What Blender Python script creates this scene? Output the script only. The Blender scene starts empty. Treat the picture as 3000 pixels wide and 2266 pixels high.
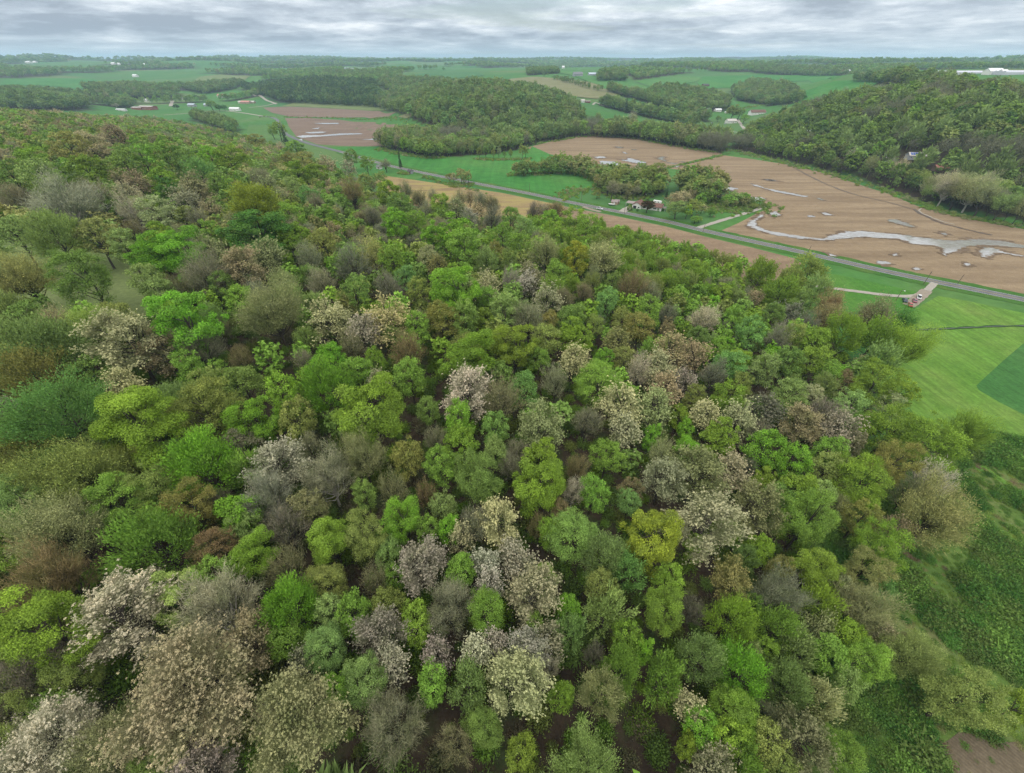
import bpy, bmesh, math, random
import numpy as np
from mathutils import Vector, Matrix
from mathutils.geometry import delaunay_2d_cdt

S = bpy.context.scene
COL = S.collection
R = math.radians

# ------------------------------------------------------------------ camera
PITCH = math.atan(961.0 / 1200.0)          # the drone looks down by this much
FPX = 1200.0                               # focal length in photo pixels (3000 wide)
CAM = np.array([0.0, 0.0, 100.0])
cam_d = bpy.data.cameras.new('camera')
cam_d.sensor_width = 36.0
cam_d.lens = 36.0 * FPX / 3000.0
cam_d.clip_start = 1.0
cam_d.clip_end = 60000.0
cam = bpy.data.objects.new('camera', cam_d)
cam.location = CAM
cam.rotation_euler = (math.pi / 2 - PITCH, 0, 0)
COL.objects.link(cam)
S.camera = cam

# ------------------------------------------------------------------ light
SUN_EL, SUN_AZ = 52.0, 215.0               # high behind the cloud deck, behind the camera to the left
S.view_settings.view_transform = 'Standard'
S.view_settings.look = 'None'
S.view_settings.exposure = 0.2
S.view_settings.gamma = 1.0
S.view_settings.use_curve_mapping = False
S.render.engine = 'CYCLES'
S.cycles.use_denoising = True
S.cycles.denoising_prefilter = 'NONE'
S.cycles.max_bounces = 6
S.cycles.diffuse_bounces = 3
S.cycles.glossy_bounces = 2
S.cycles.transmission_bounces = 3
S.cycles.transparent_max_bounces = 4
S.cycles.volume_bounces = 1
S.cycles.caustics_reflective = False
S.cycles.caustics_refractive = False

sun_d = bpy.data.lights.new('sun', 'SUN')
sun_d.energy = 1.0
sun_d.angle = R(24)
sun_d.color = (1.0, 0.96, 0.9)
sun = bpy.data.objects.new('sun', sun_d)
sun.rotation_euler = (R(90 - SUN_EL), 0, R(180 - SUN_AZ))
sun.location = (-100, -200, 400)
COL.objects.link(sun)

W = bpy.data.worlds.new('World')
S.world = W
W.use_nodes = True


def build_world():
    nt = W.node_tree
    nt.nodes.clear()
    N = nt.nodes.new
    L = nt.links.new

    def math_n(op, a, b=None, c=None, clamp=False):
        n = N('ShaderNodeMath'); n.operation = op; n.use_clamp = clamp
        for i, v in enumerate((a, b, c)):
            if v is None:
                continue
            if isinstance(v, (int, float)):
                n.inputs[i].default_value = v
            else:
                L(v, n.inputs[i])
        return n.outputs[0]

    tc = N('ShaderNodeTexCoord')
    sep = N('ShaderNodeSeparateXYZ')
    L(tc.outputs['Generated'], sep.inputs[0])
    x, y, z = sep.outputs
    zz = math_n('MAXIMUM', z, 0.0)
    # cloud banks: drawn out sideways and packed closer towards the horizon
    v = math_n('LOGARITHM', math_n('ADD', zz, 0.045), 2.718)
    comb = N('ShaderNodeCombineXYZ')
    L(x, comb.inputs[0]); L(y, comb.inputs[1]); L(v, comb.inputs[2])

    def noise(sxy, sz, detail, rough, dist=0.0, off=0.0):
        mp = N('ShaderNodeMapping')
        mp.inputs['Scale'].default_value = (sxy, sxy, sz)
        mp.inputs['Location'].default_value = (off, off * 0.37, off * 0.11)
        L(comb.outputs[0], mp.inputs[0])
        n = N('ShaderNodeTexNoise')
        n.inputs['Scale'].default_value = 1.0
        n.inputs['Detail'].default_value = detail
        n.inputs['Roughness'].default_value = rough
        n.inputs['Distortion'].default_value = dist
        L(mp.outputs[0], n.inputs['Vector'])
        return n.outputs[0]

    big = noise(3.2, 2.6, 4, 0.55, 0.3, 3.1)
    mid = noise(9.0, 5.2, 6, 0.56, 0.2, 7.7)
    fine = noise(30.0, 16.0, 5, 0.62, 0.2, 1.3)
    s = math_n('ADD', math_n('MULTIPLY', big, 0.46), math_n('MULTIPLY', mid, 0.42))
    s = math_n('ADD', s, math_n('MULTIPLY', fine, 0.13))
    ramp = N('ShaderNodeValToRGB')
    L(s, ramp.inputs[0])
    cr = ramp.color_ramp
    cr.elements[0].position = 0.43; cr.elements[0].color = (0.30, 0.36, 0.435, 1)
    cr.elements[1].position = 0.62; cr.elements[1].color = (0.78, 0.825, 0.86, 1)
    e = cr.elements.new(0.495); e.color = (0.42, 0.49, 0.565, 1)
    e = cr.elements.new(0.55); e.color = (0.56, 0.625, 0.69, 1)
    # clouds thin and pale towards the horizon
    hz = math_n('POWER', math_n('SUBTRACT', 1.0, math_n('MULTIPLY', zz, 26.0), clamp=True), 1.8)
    hz = math_n('MULTIPLY', hz, 0.42)
    mixh = N('ShaderNodeMixRGB')
    L(hz, mixh.inputs[0]); L(ramp.outputs[0], mixh.inputs[1])
    mixh.inputs[2].default_value = (0.69, 0.80, 0.88, 1)
    # overcast sky: about three times brighter overhead than at the horizon
    br = math_n('ADD', 1.0, math_n('MULTIPLY', zz, 2.0))
    hs = N('ShaderNodeHueSaturation')          # the deck is greyer overhead, bluer low down
    L(math_n('SUBTRACT', 1.0, math_n('MULTIPLY', zz, 2.2), clamp=True), hs.inputs['Saturation'])
    L(mixh.outputs[0], hs.inputs['Color'])
    bgc = N('ShaderNodeBackground')
    L(hs.outputs[0], bgc.inputs[0]); L(br, bgc.inputs[1])
    sky = N('ShaderNodeTexSky')
    sky.sky_type = 'NISHITA'
    sky.sun_disc = False
    sky.sun_elevation = R(SUN_EL)
    sky.sun_rotation = R(SUN_AZ)
    bgs = N('ShaderNodeBackground')
    L(sky.outputs[0], bgs.inputs[0]); bgs.inputs[1].default_value = 0.10
    # gaps in the deck show blue sky
    gap = noise(1.6, 2.2, 5, 0.55, 0.2, 12.2)
    gr = N('ShaderNodeValToRGB')
    L(gap, gr.inputs[0])
    gr.color_ramp.elements[0].position = 0.56; gr.color_ramp.elements[0].color = (0, 0, 0, 1)
    gr.color_ramp.elements[1].position = 0.68; gr.color_ramp.elements[1].color = (0.75, 0.75, 0.75, 1)
    mx = N('ShaderNodeMixShader')
    L(gr.outputs[0], mx.inputs[0]); L(bgc.outputs[0], mx.inputs[1]); L(bgs.outputs[0], mx.inputs[2])
    out = N('ShaderNodeOutputWorld')
    L(mx.outputs[0], out.inputs[0])


build_world()
W.cycles.sampling_method = 'MANUAL'
W.cycles.sample_map_resolution = 512

# ------------------------------------------------------------------ helpers
rng = np.random.default_rng(7)
random.seed(7)
cP, sP = math.cos(PITCH), math.sin(PITCH)


def ray(px, py):
    """direction (not unit; forward part = 1) of a photo pixel"""
    u = (1133.0 - py) / FPX
    return np.array([(px - 1500.0) / FPX, cP + u * sP, -sP + u * cP])


def project(p):
    d = np.asarray(p, float) - CAM
    f = d[..., 1] * cP - d[..., 2] * sP
    up = d[..., 1] * sP + d[..., 2] * cP
    f = np.where(f > 0.5, f, 0.5)
    return 1500.0 + FPX * d[..., 0] / f, 1133.0 - FPX * up / f, f


def at_z(px, py, z):
    d = ray(px, py)
    t = (z - 100.0) / d[2]
    return CAM + d * t


def inside(poly, x, y):
    poly = np.asarray(poly, float)
    res = np.zeros(np.shape(x), bool)
    n = len(poly)
    j = n - 1
    for i in range(n):
        xi, yi = poly[i]; xj, yj = poly[j]
        if yi != yj:
            c = ((yi > y) != (yj > y)) & (x < (xj - xi) * (y - yi) / (yj - yi) + xi)
            res ^= c
        j = i
    return res


def vnoise(x, y, seed=0):
    """smooth value noise, numpy"""
    xi = np.floor(x).astype(np.int64); yi = np.floor(y).astype(np.int64)
    fx = x - xi; fy = y - yi
    fx = fx * fx * (3 - 2 * fx); fy = fy * fy * (3 - 2 * fy)

    def hsh(a, b):
        h = (a * 374761393 + b * 668265263 + seed * 1442695041) & 0x7fffffff
        h = ((h ^ (h >> 13)) * 1274126177) & 0x7fffffff
        return ((h ^ (h >> 16)) & 0xffff) / 65535.0
    a = hsh(xi, yi); b = hsh(xi + 1, yi); c = hsh(xi, yi + 1); d = hsh(xi + 1, yi + 1)
    return (a * (1 - fx) + b * fx) * (1 - fy) + (c * (1 - fx) + d * fx) * fy


def fbm(x, y, seed=0, oct=3):
    v = 0; a = 0.5; t = 0
    for o in range(oct):
        v = v + a * vnoise(x * 2 ** o, y * 2 ** o, seed + o); t += a; a *= 0.5
    return v / t


# ------------------------------------------------------------------ the lie of the land
CTRL = []


def cw(*rows):
    for (x, y, z) in rows:
        CTRL.append((x, y, z))


def cp(*rows):
    for (px, py, z) in rows:
        p = at_z(px, py, z); CTRL.append((p[0], p[1], z))


V = -2.5
# the near wooded hill
for y, row in ((-300, ((-400, 45), (-200, 38), (-60, 26), (0, 15), (80, 4), (250, V))),
               (-100, ((-300, 42), (-150, 36), (-60, 27), (0, 14), (45, 6), (100, 2.6), (200, V))),
               (0, ((-250, 40), (-150, 36), (-80, 31), (-40, 24), (0, 13.5), (40, 6.5), (70, 4), (100, 3), (150, 2.4), (230, V))),
               (60, ((-250, 42), (-150, 38), (-80, 31), (-40, 25), (0, 16), (50, 8), (90, 5), (130, 3), (200, 1))),
               (120, ((-250, 45), (-150, 38), (-80, 32), (0, 20), (60, 10), (110, 5), (145, 2.5), (200, V), (300, V))),
               (200, ((-350, 50), (-250, 46), (-150, 38), (-80, 30), (0, 20), (60, 10), (110, 4), (160, 0), (200, V))),
               (300, ((-400, 53), (-250, 44), (-150, 30), (-80, 15), (-20, 5), (30, 1), (80, V), (200, V))),
               (400, ((-600, 56), (-500, 54), (-400, 49), (-250, 33), (-170, 15), (-110, 3), (-60, V), (40, V))),
               (500, ((-800, 56), (-600, 52), (-450, 44), (-300, 22), (-230, 7), (-165, V), (-60, V))),
               (600, ((-900, 50), (-600, 40), (-450, 24), (-340, 6), (-260, V), (-100, V))),
               (720, ((-1100, 48), (-760, 36), (-560, 20), (-450, 6), (-370, V), (-200, V))),
               (850, ((-1200, 40), (-900, 28), (-680, 11), (-580, V), (-400, V))),
               (1020, ((-1300, 24), (-1050, 14), (-850, V), (-600, V))),
               ):
    for x, z in row:
        cw((x, y, z))
cw((-900, 300, 58), (-1500, 300, 60), (-1600, 800, 42), (-600, 100, 55), (-600, -300, 55), (-1500, -400, 60))
# valley floor
cp((1750, 612, V), (1900, 650, V), (2200, 730, V), (2600, 830, V), (3000, 900, V), (2700, 700, V), (2400, 560, V),
   (2900, 650, V), (2200, 480, V), (1900, 430, V), (1650, 420, V), (1500, 480, V), (1300, 480, V), (1100, 440, V),
   (1000, 385, V), (900, 360, V), (1250, 540, V), (1100, 345, V), (2600, 620, V), (2350, 500, V), (3300, 800, V),
   (430, 330, V), (700, 325, V), (850, 322, V), (560, 320, V), (600, 345, V), (740, 345, V), (3300, 1000, V),
   (2060, 440, V), (1780, 405, V), (2150, 700, V), (640, 305, V), (480, 315, V), (3600, 760, V))
# left distance
cp((560, 288, 4), (680, 268, 14), (740, 285, 5), (950, 301, 5), (800, 296, 5), (1100, 312, 5), (900, 255, 30), (1010, 250, 32), (800, 262, 26),
   (650, 228, 38), (850, 215, 45), (150, 238, 36), (300, 212, 50), (100, 192, 70), (500, 202, 52), (120, 275, 26),
   (40, 285, 34), (260, 296, 8), (400, 270, 20), (480, 290, 5), (330, 300, 4), (450, 245, 28), (560, 245, 26), (250, 255, 22), (-300, 250, 45))
# the middle wooded hill, and the pastures behind it
cp((1250, 410, V), (1400, 422, V), (1600, 405, V), (1700, 400, V), (1130, 330, 2), (1300, 335, 24), (1450, 325, 29), (1650, 345, 17),
   (1400, 260, 47), (1540, 272, 41), (1260, 275, 38), (1690, 320, 18), (1190, 300, 16), (1560, 360, 14), (1340, 372, 12),
   (1750, 283, 27), (1600, 262, 38), (1550, 232, 50), (1850, 268, 28), (1700, 222, 57), (1640, 208, 62), (1800, 250, 42), (1950, 256, 38),
   (1750, 310, 15), (1900, 342, 4), (2050, 352, 2), (2100, 390, V), (1990, 392, V), (1850, 290, 22), (1950, 310, 14), (2060, 330, 6),
   (2000, 225, 49), (2150, 231, 43), (2066, 250, 34), (2200, 290, 16), (2214, 337, 1), (2330, 302, 14), (2450, 245, 42), (2150, 370, V),
   (1250, 225, 50), (1100, 224, 48), (1300, 212, 58), (1000, 210, 55), (1420, 210, 60), (2300, 235, 40), (2240, 270, 24), (2020, 290, 22))
# right wooded hill
cp((2130, 427, V), (2250, 462, V), (2400, 503, V), (2550, 545, V), (2700, 592, V), (2850, 625, V), (3000, 655, V), (2230, 400, 8), (2300, 370, 13),
   (2400, 400, 22), (2700, 450, 26), (3000, 500, 27), (2550, 430, 24), (2850, 490, 24), (2400, 320, 42), (2700, 340, 49), (2550, 260, 60), (2600, 245, 66), (2750, 262, 64), (2900, 262, 68),
   (3050, 300, 62), (2400, 270, 44), (2470, 216, 70), (2880, 222, 75), (3100, 224, 76), (2700, 225, 74), (2200, 199, 70), (2700, 205, 76),
   (3600, 300, 66), (3600, 500, 34), (3400, 620, 2))
for a in range(0, 360, 15):
    rr = 9000
    cw((rr * math.cos(R(a)), rr * math.sin(R(a)), 84.0))
for a in range(20, 165, 10):
    rr = 4600
    cw((rr * math.cos(R(a)), rr * math.sin(R(a)), 70.0))
for a in range(0, 360, 15):
    cw((16000 * math.cos(R(a)), 16000 * math.sin(R(a)), 88.0))
for a in range(190, 360, 20):
    cw((2500 * math.cos(R(a)), 2500 * math.sin(R(a)), 50.0))

_c = np.array(CTRL)
_kern = lambda d2: np.sqrt(d2 + 30.0 ** 2)
_d2 = (_c[:, None, 0] - _c[None, :, 0]) ** 2 + (_c[:, None, 1] - _c[None, :, 1]) ** 2
_A = np.zeros((len(_c) + 1, len(_c) + 1))
_A[:-1, :-1] = _kern(_d2) - np.eye(len(_c)) * 8.0
_A[:-1, -1] = 1; _A[-1, :-1] = 1
_w = np.linalg.lstsq(_A, np.concatenate([_c[:, 2], [0.0]]), rcond=None)[0]


def H(x, y):
    x = np.asarray(x, float); y = np.asarray(y, float)
    sh = x.shape
    xf = x.ravel(); yf = y.ravel()
    z = np.empty_like(xf)
    for i in range(0, len(xf), 20000):
        s = slice(i, i + 20000)
        d2 = (xf[s, None] - _c[None, :, 0]) ** 2 + (yf[s, None] - _c[None, :, 1]) ** 2
        z[s] = _kern(d2) @ _w[:-1] + _w[-1]
    dist = np.hypot(xf, yf)
    # rolling country farther off
    k = np.clip((dist - 1900) / 1700, 0, 1)
    z = z + k * 84 * (fbm(xf / 900 + 3.3, yf / 900 + 9.1, 5, 3) - 0.5)
    k2 = np.clip((dist - 4500) / 3000, 0, 1)
    z = z + k2 * 90 * (fbm(xf / 2600 + 1.3, yf / 2600 + 4.1, 11, 3) - 0.5)
    # flat flood plain: everything low is level
    zz = np.where(z > 0, z * z / (z + 1.6), 0.0)
    return zz.reshape(sh)


def hit(px, py, zoff=0.0, tmin=20.0, tmax=14000.0):
    """where the ray of a photo pixel first meets the ground raised by zoff"""
    d = ray(px, py)
    ts = tmin * (tmax / tmin) ** (np.linspace(0, 1, 420))
    P = CAM[None] + d[None] * ts[:, None]
    f = P[:, 2] - H(P[:, 0], P[:, 1]) - zoff
    idx = np.where(f <= 0)[0]
    if len(idx) == 0:
        return None
    i = idx[0]
    if i == 0:
        return P[0]
    a, b = ts[i - 1], ts[i]
    for _ in range(14):
        m = (a + b) / 2
        p = CAM + d * m
        if p[2] - float(H(p[0], p[1])) - zoff > 0:
            a = m
        else:
            b = m
    return CAM + d * b


def hits(pts, **k):
    return [hit(px, py, **k) for px, py in pts]


def Q(cid, pts):
    """coordinates read in an enlarged crop of the photograph -> photo pixels"""
    ox, oy, s = {'A': (0, 300, .45208), 'B': (1000, 600, .45208), 'C': (0, 900, .45208), 'D': (0, 1516, .45208), 'E': (1000, 1300, .45208),
                 'F': (2000, 900, .45208), 'G': (2000, 1516, .45208), 'r1': (0, 0, .45208), 'r2': (900, 100, .45208), 'r3': (1500, 100, .36166),
                 'r4': (2200, 100, .36166), 'r5': (1000, 380, .36166), 'r6': (1600, 380, .31646), 'r7': (2200, 400, .36166), 'r8': (2200, 700, .36166)}[cid]
    return [(ox + x * s, oy + y * s) for x, y in pts]


# ------------------------------------------------------------------ object bookkeeping
def props(o, label=None, cat=None, group=None, kind=None):
    if label: o['label'] = label
    if cat: o['category'] = cat
    if group: o['group'] = group
    if kind: o['kind'] = kind
    return o


def mesh_np(name, verts, faces, mats=(), attrs=None, smooth=False):
    """faces: list of tuples or an (n,k) array"""
    me = bpy.data.meshes.new(name)
    verts = np.asarray(verts, np.float32).reshape(-1, 3)
    if isinstance(faces, np.ndarray):
        n, k = faces.shape
        me.vertices.add(len(verts)); me.vertices.foreach_set('co', verts.ravel())
        me.loops.add(n * k); me.loops.foreach_set('vertex_index', faces.astype(np.int32).ravel())
        me.polygons.add(n)
        me.polygons.foreach_set('loop_start', np.arange(0, n * k, k, dtype=np.int32))
        me.update(calc_edges=True)
    else:
        me.from_pydata(verts.tolist(), [], faces)
        me.update()
    for m in mats:
        me.materials.append(m)
    if attrs:
        for k_, v in attrs.items():
            a = me.attributes.new(k_, 'FLOAT', 'POINT')
            a.data.foreach_set('value', np.asarray(v, np.float32))
    if smooth:
        me.polygons.foreach_set('use_smooth', np.ones(len(me.polygons), bool))
    return me


def link(name, me, parent=None, loc=None, rz=None):
    o = bpy.data.objects.new(name, me)
    COL.objects.link(o)
    if parent is not None: o.parent = parent
    if loc is not None: o.location = loc
    if rz is not None: o.rotation_euler = (0, 0, rz)
    return o


def empty(name, loc, rz=0.0):
    o = bpy.data.objects.new(name, None)
    o.empty_display_size = 0.5
    o.location = loc; o.rotation_euler = (0, 0, rz)
    COL.objects.link(o)
    return o


# ------------------------------------------------------------------ materials
class NB:
    def __init__(self, name):
        self.m = bpy.data.materials.new(name)
        self.m.use_nodes = True
        self.t = self.m.node_tree
        self.t.nodes.clear()
        self.out = self.N('ShaderNodeOutputMaterial')

    def N(self, t): return self.t.nodes.new(t)
    def L(self, a, b): self.t.links.new(a, b)

    def geo(self, sx=1, sy=1, sz=1, rz=0.0):
        tc = self.N('ShaderNodeTexCoord'); mp = self.N('ShaderNodeMapping')
        mp.inputs['Scale'].default_value = (sx, sy, sz)
        mp.inputs['Rotation'].default_value = (0, 0, rz)
        self.L(tc.outputs['Object'], mp.inputs[0])
        return mp.outputs[0]

    def noise(self, vec, scale, detail=4, rough=0.55, dist=0.0):
        n = self.N('ShaderNodeTexNoise')
        n.inputs['Scale'].default_value = scale; n.inputs['Detail'].default_value = detail
        n.inputs['Roughness'].default_value = rough; n.inputs['Distortion'].default_value = dist
        self.L(vec, n.inputs['Vector'])
        return n.outputs[0]

    def ramp(self, fac, stops):
        r = self.N('ShaderNodeValToRGB')
        els = r.color_ramp.elements
        while len(els) > 1: els.remove(els[0])
        els[0].position = stops[0][0]; els[0].color = (*stops[0][1], 1)
        for p, c in stops[1:]:
            e = els.new(p); e.color = (*c, 1)
        self.L(fac, r.inputs[0])
        return r.outputs[0]

    def mix(self, fac, a, b, mode='MIX'):
        n = self.N('ShaderNodeMixRGB'); n.blend_type = mode
        for i, v in enumerate((fac, a, b)):
            if isinstance(v, (int, float)): n.inputs[i].default_value = v
            elif isinstance(v, tuple): n.inputs[i].default_value = (*v, 1)
            else: self.L(v, n.inputs[i])
        return n.outputs[0]

    def math(self, op, a, b=None, clamp=False):
        n = self.N('ShaderNodeMath'); n.operation = op; n.use_clamp = clamp
        for i, v in enumerate((a, b)):
            if v is None: continue
            if isinstance(v, (int, float)): n.inputs[i].default_value = v
            else: self.L(v, n.inputs[i])
        return n.outputs[0]

    def attr(self, name, typ='GEOMETRY'):
        a = self.N('ShaderNodeAttribute'); a.attribute_name = name; a.attribute_type = typ
        return a

    def done(self, color, rough=0.9, spec=0.2, bump=None, bstr=0.4, bdist=0.1, metallic=0.0):
        p = self.N('ShaderNodeBsdfPrincipled')
        if isinstance(color, tuple): p.inputs['Base Color'].default_value = (*color, 1)
        else: self.L(color, p.inputs['Base Color'])
        if isinstance(rough, (int, float)): p.inputs['Roughness'].default_value = rough
        else: self.L(rough, p.inputs['Roughness'])
        p.inputs['Specular IOR Level'].default_value = spec
        p.inputs['Metallic'].default_value = metallic
        if bump is not None:
            b = self.N('ShaderNodeBump'); b.inputs['Strength'].default_value = bstr; b.inputs['Distance'].default_value = bdist
            self.L(bump, b.inputs['Height']); self.L(b.outputs[0], p.inputs['Normal'])
        self.L(p.outputs[0], self.out.inputs[0])
        return self.m


def plain(name, col, rough=0.7, spec=0.3, var=0.12, scale=1.5, metallic=0.0):
    b = NB(name)
    n = b.noise(b.geo(), scale, 4, 0.6)
    c = b.mix(1.0, col, b.ramp(n, [(0.25, (1 - var,) * 3), (0.75, (1 + var,) * 3)]), 'MULTIPLY')
    return b.done(c, rough, spec, metallic=metallic)


def grass_mat(name, a, b_, c, stripe=None, sdir=0.0, sscale=0.12, samt=0.12, scale=0.02):
    """grass of three tones in patches, with mowing or drill lines when stripe is given"""
    b = NB(name)
    g = b.geo()
    n1 = b.noise(g, scale, 4, 0.6)
    n2 = b.noise(g, scale * 9, 4, 0.65)
    n3 = b.noise(g, 0.9, 3, 0.7)
    col = b.ramp(n1, [(0.3, a), (0.5, b_), (0.7, c)])
    col = b.mix(1.0, col, b.ramp(n2, [(0.3, (0.80, 0.82, 0.80)), (0.7, (1.18, 1.16, 1.18))]), 'MULTIPLY')
    col = b.mix(1.0, col, b.ramp(n3, [(0.3, (0.82, 0.82, 0.82)), (0.7, (1.18, 1.18, 1.18))]), 'MULTIPLY')
    if stripe:
        st = b.noise(b.geo(sscale, sscale * .045, 1, rz=sdir), 4.5, 3, 0.55, 0.15)
        col = b.mix(1.0, col, b.ramp(st, [(0.36, (1 - samt * 1.4,) * 3), (0.64, (1 + samt * 1.4,) * 3)]), 'MULTIPLY')
    return b.done(col, 0.95, 0.1, bump=n3, bstr=0.5, bdist=0.25)


def soil_mat(name, dark, mid, light, rdir=0.0, rows=0.9, straw=None, amt=0.25):
    b = NB(name)
    g = b.geo()
    st = b.noise(b.geo(0.012, 0.09, 1, rz=rdir), 1.0, 5, 0.6, 0.4)      # long drainage streaks along the rows
    n2 = b.noise(g, 0.25, 5, 0.7)
    n3 = b.noise(g, 1.6, 3, 0.7)
    col = b.ramp(st, [(0.32, dark), (0.5, mid), (0.66, light)])
    col = b.mix(1.0, col, b.ramp(n2, [(0.3, (0.82, 0.80, 0.78)), (0.7, (1.15, 1.16, 1.17))]), 'MULTIPLY')
    w = b.N('ShaderNodeTexWave'); w.wave_type = 'BANDS'; w.bands_direction = 'Y'
    w.inputs['Scale'].default_value = rows; w.inputs['Distortion'].default_value = 2.0; w.inputs['Detail'].default_value = 3
    b.L(b.geo(rz=rdir), w.inputs['Vector'])
    col = b.mix(amt, col, b.ramp(w.outputs[1], [(0.2, dark), (0.8, light)]))
    col = b.mix(1.0, col, b.ramp(n3, [(0.3, (0.80, 0.79, 0.78)), (0.7, (1.2, 1.2, 1.2))]), 'MULTIPLY')
    if straw:
        s2 = b.noise(b.geo(0.02, 0.11, 1, rz=rdir), 1.0, 5, 0.65, 0.6)
        col = b.mix(b.ramp(s2, [(0.42, (0, 0, 0)), (0.58, (1, 1, 1))]), col, straw)
    return b.done(col, 0.9, 0.15, bump=n3, bstr=0.6, bdist=0.2)


ROAD_DIR = math.atan2(-0.30, 1.0)


# ------------------------------------------------------------------ ground sheet
def axis(lo, hi, base, grow, dense):
    pos = [0.0]
    while pos[-1] < hi:
        d = pos[-1]
        pos.append(d + (base if d < dense else max(base, grow * d)))
    neg = [0.0]
    while neg[-1] < -lo:
        d = neg[-1]
        neg.append(d + (base if d < dense else max(base, grow * d)))
    return np.array([-v for v in neg[:0:-1]] + pos)
# woods: the near hill as an outline on the ground (metres); the rest as outlines read off the photograph plus a range of distance
HILL = [(46, -60), (52, 0), (57, 18), (68, 42), (82, 62), (106, 84), (126, 104), (138, 122), (142, 150), (136, 172), (144, 198), (144, 214), (122, 240), (72, 290),
        (-2, 310), (-55, 328), (-100, 366), (-158, 440), (-234, 532), (-328, 646), (-450, 752), (-600, 880), (-760, 975),
        (-1050, 1010), (-1300, 900), (-1300, -250), (0, -250)]
CLEAR = [(-112, 120), (-122, 140), (-160, 162), (-230, 178), (-265, 152), (-205, 126), (-150, 116)]
WOODS = [
    # px outline, nearest, farthest (m), spacing, palette, height
    ('hill', [(1160, 330), (1210, 350), (1330, 398), (1500, 425), (1570, 420), (1695, 402), (1708, 396), (1716, 366), (1692, 326), (1640, 290), (1560, 272), (1450, 258), (1350, 252), (1240, 262), (1130, 286), (1080, 306), (1120, 325)], 620, 1500, 10, 'mixdark', 19),
    ('dark', [(710, 262), (830, 303), (930, 307), (1135, 318), (1110, 280), (1100, 250), (900, 236), (780, 232), (720, 240)], 1250, 1990, 9, 'conif', 19),
    ('mid2', [(1100, 250), (1180, 290), (1260, 262), (1340, 250), (1250, 238), (1120, 240)], 1200, 1900, 10, 'mixdark', 18),
    ('river', [(1700, 402), (1850, 408), (1960, 428), (2075, 448), (2120, 452), (2132, 432), (2080, 420), (2000, 410), (1850, 391), (1720, 380)], 560, 1100, 7.5, 'mix', 22),
    ('river2', [(1105, 428), (1120, 436), (1200, 452), (1260, 466), (1300, 462), (1350, 458), (1440, 452), (1510, 440), (1570, 423), (1500, 410), (1300, 396), (1180, 398)], 560, 900, 7.5, 'mix', 17),
    ('right', [(2130, 437), (2200, 450), (2330, 480), (2450, 510), (2560, 540), (2700, 588), (2850, 622), (3000, 648), (3900, 860), (3900, 250), (3000, 286), (2900, 280), (2790, 270), (2700, 266), (2660, 292), (2560, 298), (2450, 302), (2350, 326), (2280, 352), (2215, 386)], 250, 1150, 9.6, 'right', 20),
    ('knob', [(2470, 240), (2600, 232), (2740, 246), (2790, 256), (2700, 268), (2640, 252), (2520, 244)], 700, 1800, 8, 'mixdark', 20),
    ('hedgeA', [(1752, 309), (1810, 325), (1900, 346), (2038, 373), (2038, 367), (1900, 338), (1758, 303)], 700, 1500, 6, 'mixdark', 20),
    ('hedgeB', [(1778, 271), (1890, 300), (1942, 320), (2070, 361), (2075, 355), (1950, 312), (1890, 290), (1785, 264)], 700, 1700, 6.5, 'mixdark', 19),
    ('mid', [(1890, 284), (1930, 306), (2010, 326), (2110, 330), (2142, 318), (2120, 292), (2060, 276), (1990, 264), (1920, 264)], 900, 1750, 8.5, 'mixdark', 18),
    ('vale', [(2140, 268), (2160, 296), (2250, 312), (2345, 302), (2350, 278), (2290, 254), (2200, 244)], 1000, 1900, 8.5, 'mixdark', 18),
    ('house', [(1745, 240), (1835, 240), (1835, 226), (1760, 224)], 1300, 2100, 9, 'mixdark', 22),
    ('hedgeC', [(1620, 236), (1740, 268), (1770, 270), (1640, 230)], 1100, 2000, 12, 'mixdark', 12),
    ('leftA', [(-400, 262), (0, 262), (100, 262), (250, 287), (262, 318), (200, 325), (0, 325), (-400, 325)], 880, 1900, 9, 'far', 18),
    ('leftB', [(250, 262), (400, 254), (525, 278), (500, 293), (400, 290), (330, 288), (262, 280)], 1200, 2300, 9, 'mixdark', 18),
    ('leftC', [(262, 305), (385, 322), (398, 312), (330, 296), (270, 292)], 900, 1700, 9, 'mixdark', 17),
    ('leftD', [(530, 262), (600, 278), (690, 262), (720, 245), (640, 246)], 1500, 2500, 9, 'mixdark', 17),
    ('foot', [(560, 350), (620, 372), (690, 396), (700, 380), (640, 352), (580, 340)], 650, 1500, 8, 'mixdark', 16),
    ('green2', [(1545, 222), (1640, 216), (1630, 208), (1540, 212)], 1500, 2600, 9, 'far', 17),
    ('green3', [(940, 228), (1140, 232), (1150, 222), (950, 214)], 1800, 3000, 10, 'far', 17),
    ('clumpA', [(1500, 514), (1640, 506), (1700, 511), (1760, 532), (1762, 548), (1740, 534), (1690, 520), (1620, 514), (1520, 520)], 400, 700, 5.5, 'clump', 15),
    ('clumpB', [(1742, 548), (1770, 575), (1850, 584), (1905, 582), (1948, 562), (1930, 538), (1850, 530), (1790, 526), (1760, 532)], 350, 700, 6.5, 'clump', 17),
    ('clumpC', [(1985, 560), (1995, 600), (2050, 612), (2112, 592), (2112, 560), (2050, 542), (2000, 548)], 350, 700, 6.0, 'clump', 19),
    ('clumpD', [(2105, 618), (2240, 612), (2215, 596), (2120, 588)], 330, 600, 5.5, 'clump', 8),
    ('beyond', [(2380, 226), (2500, 224), (2480, 206), (2200, 204), (2210, 216)], 1700, 2700, 10, 'far', 17),
]
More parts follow.
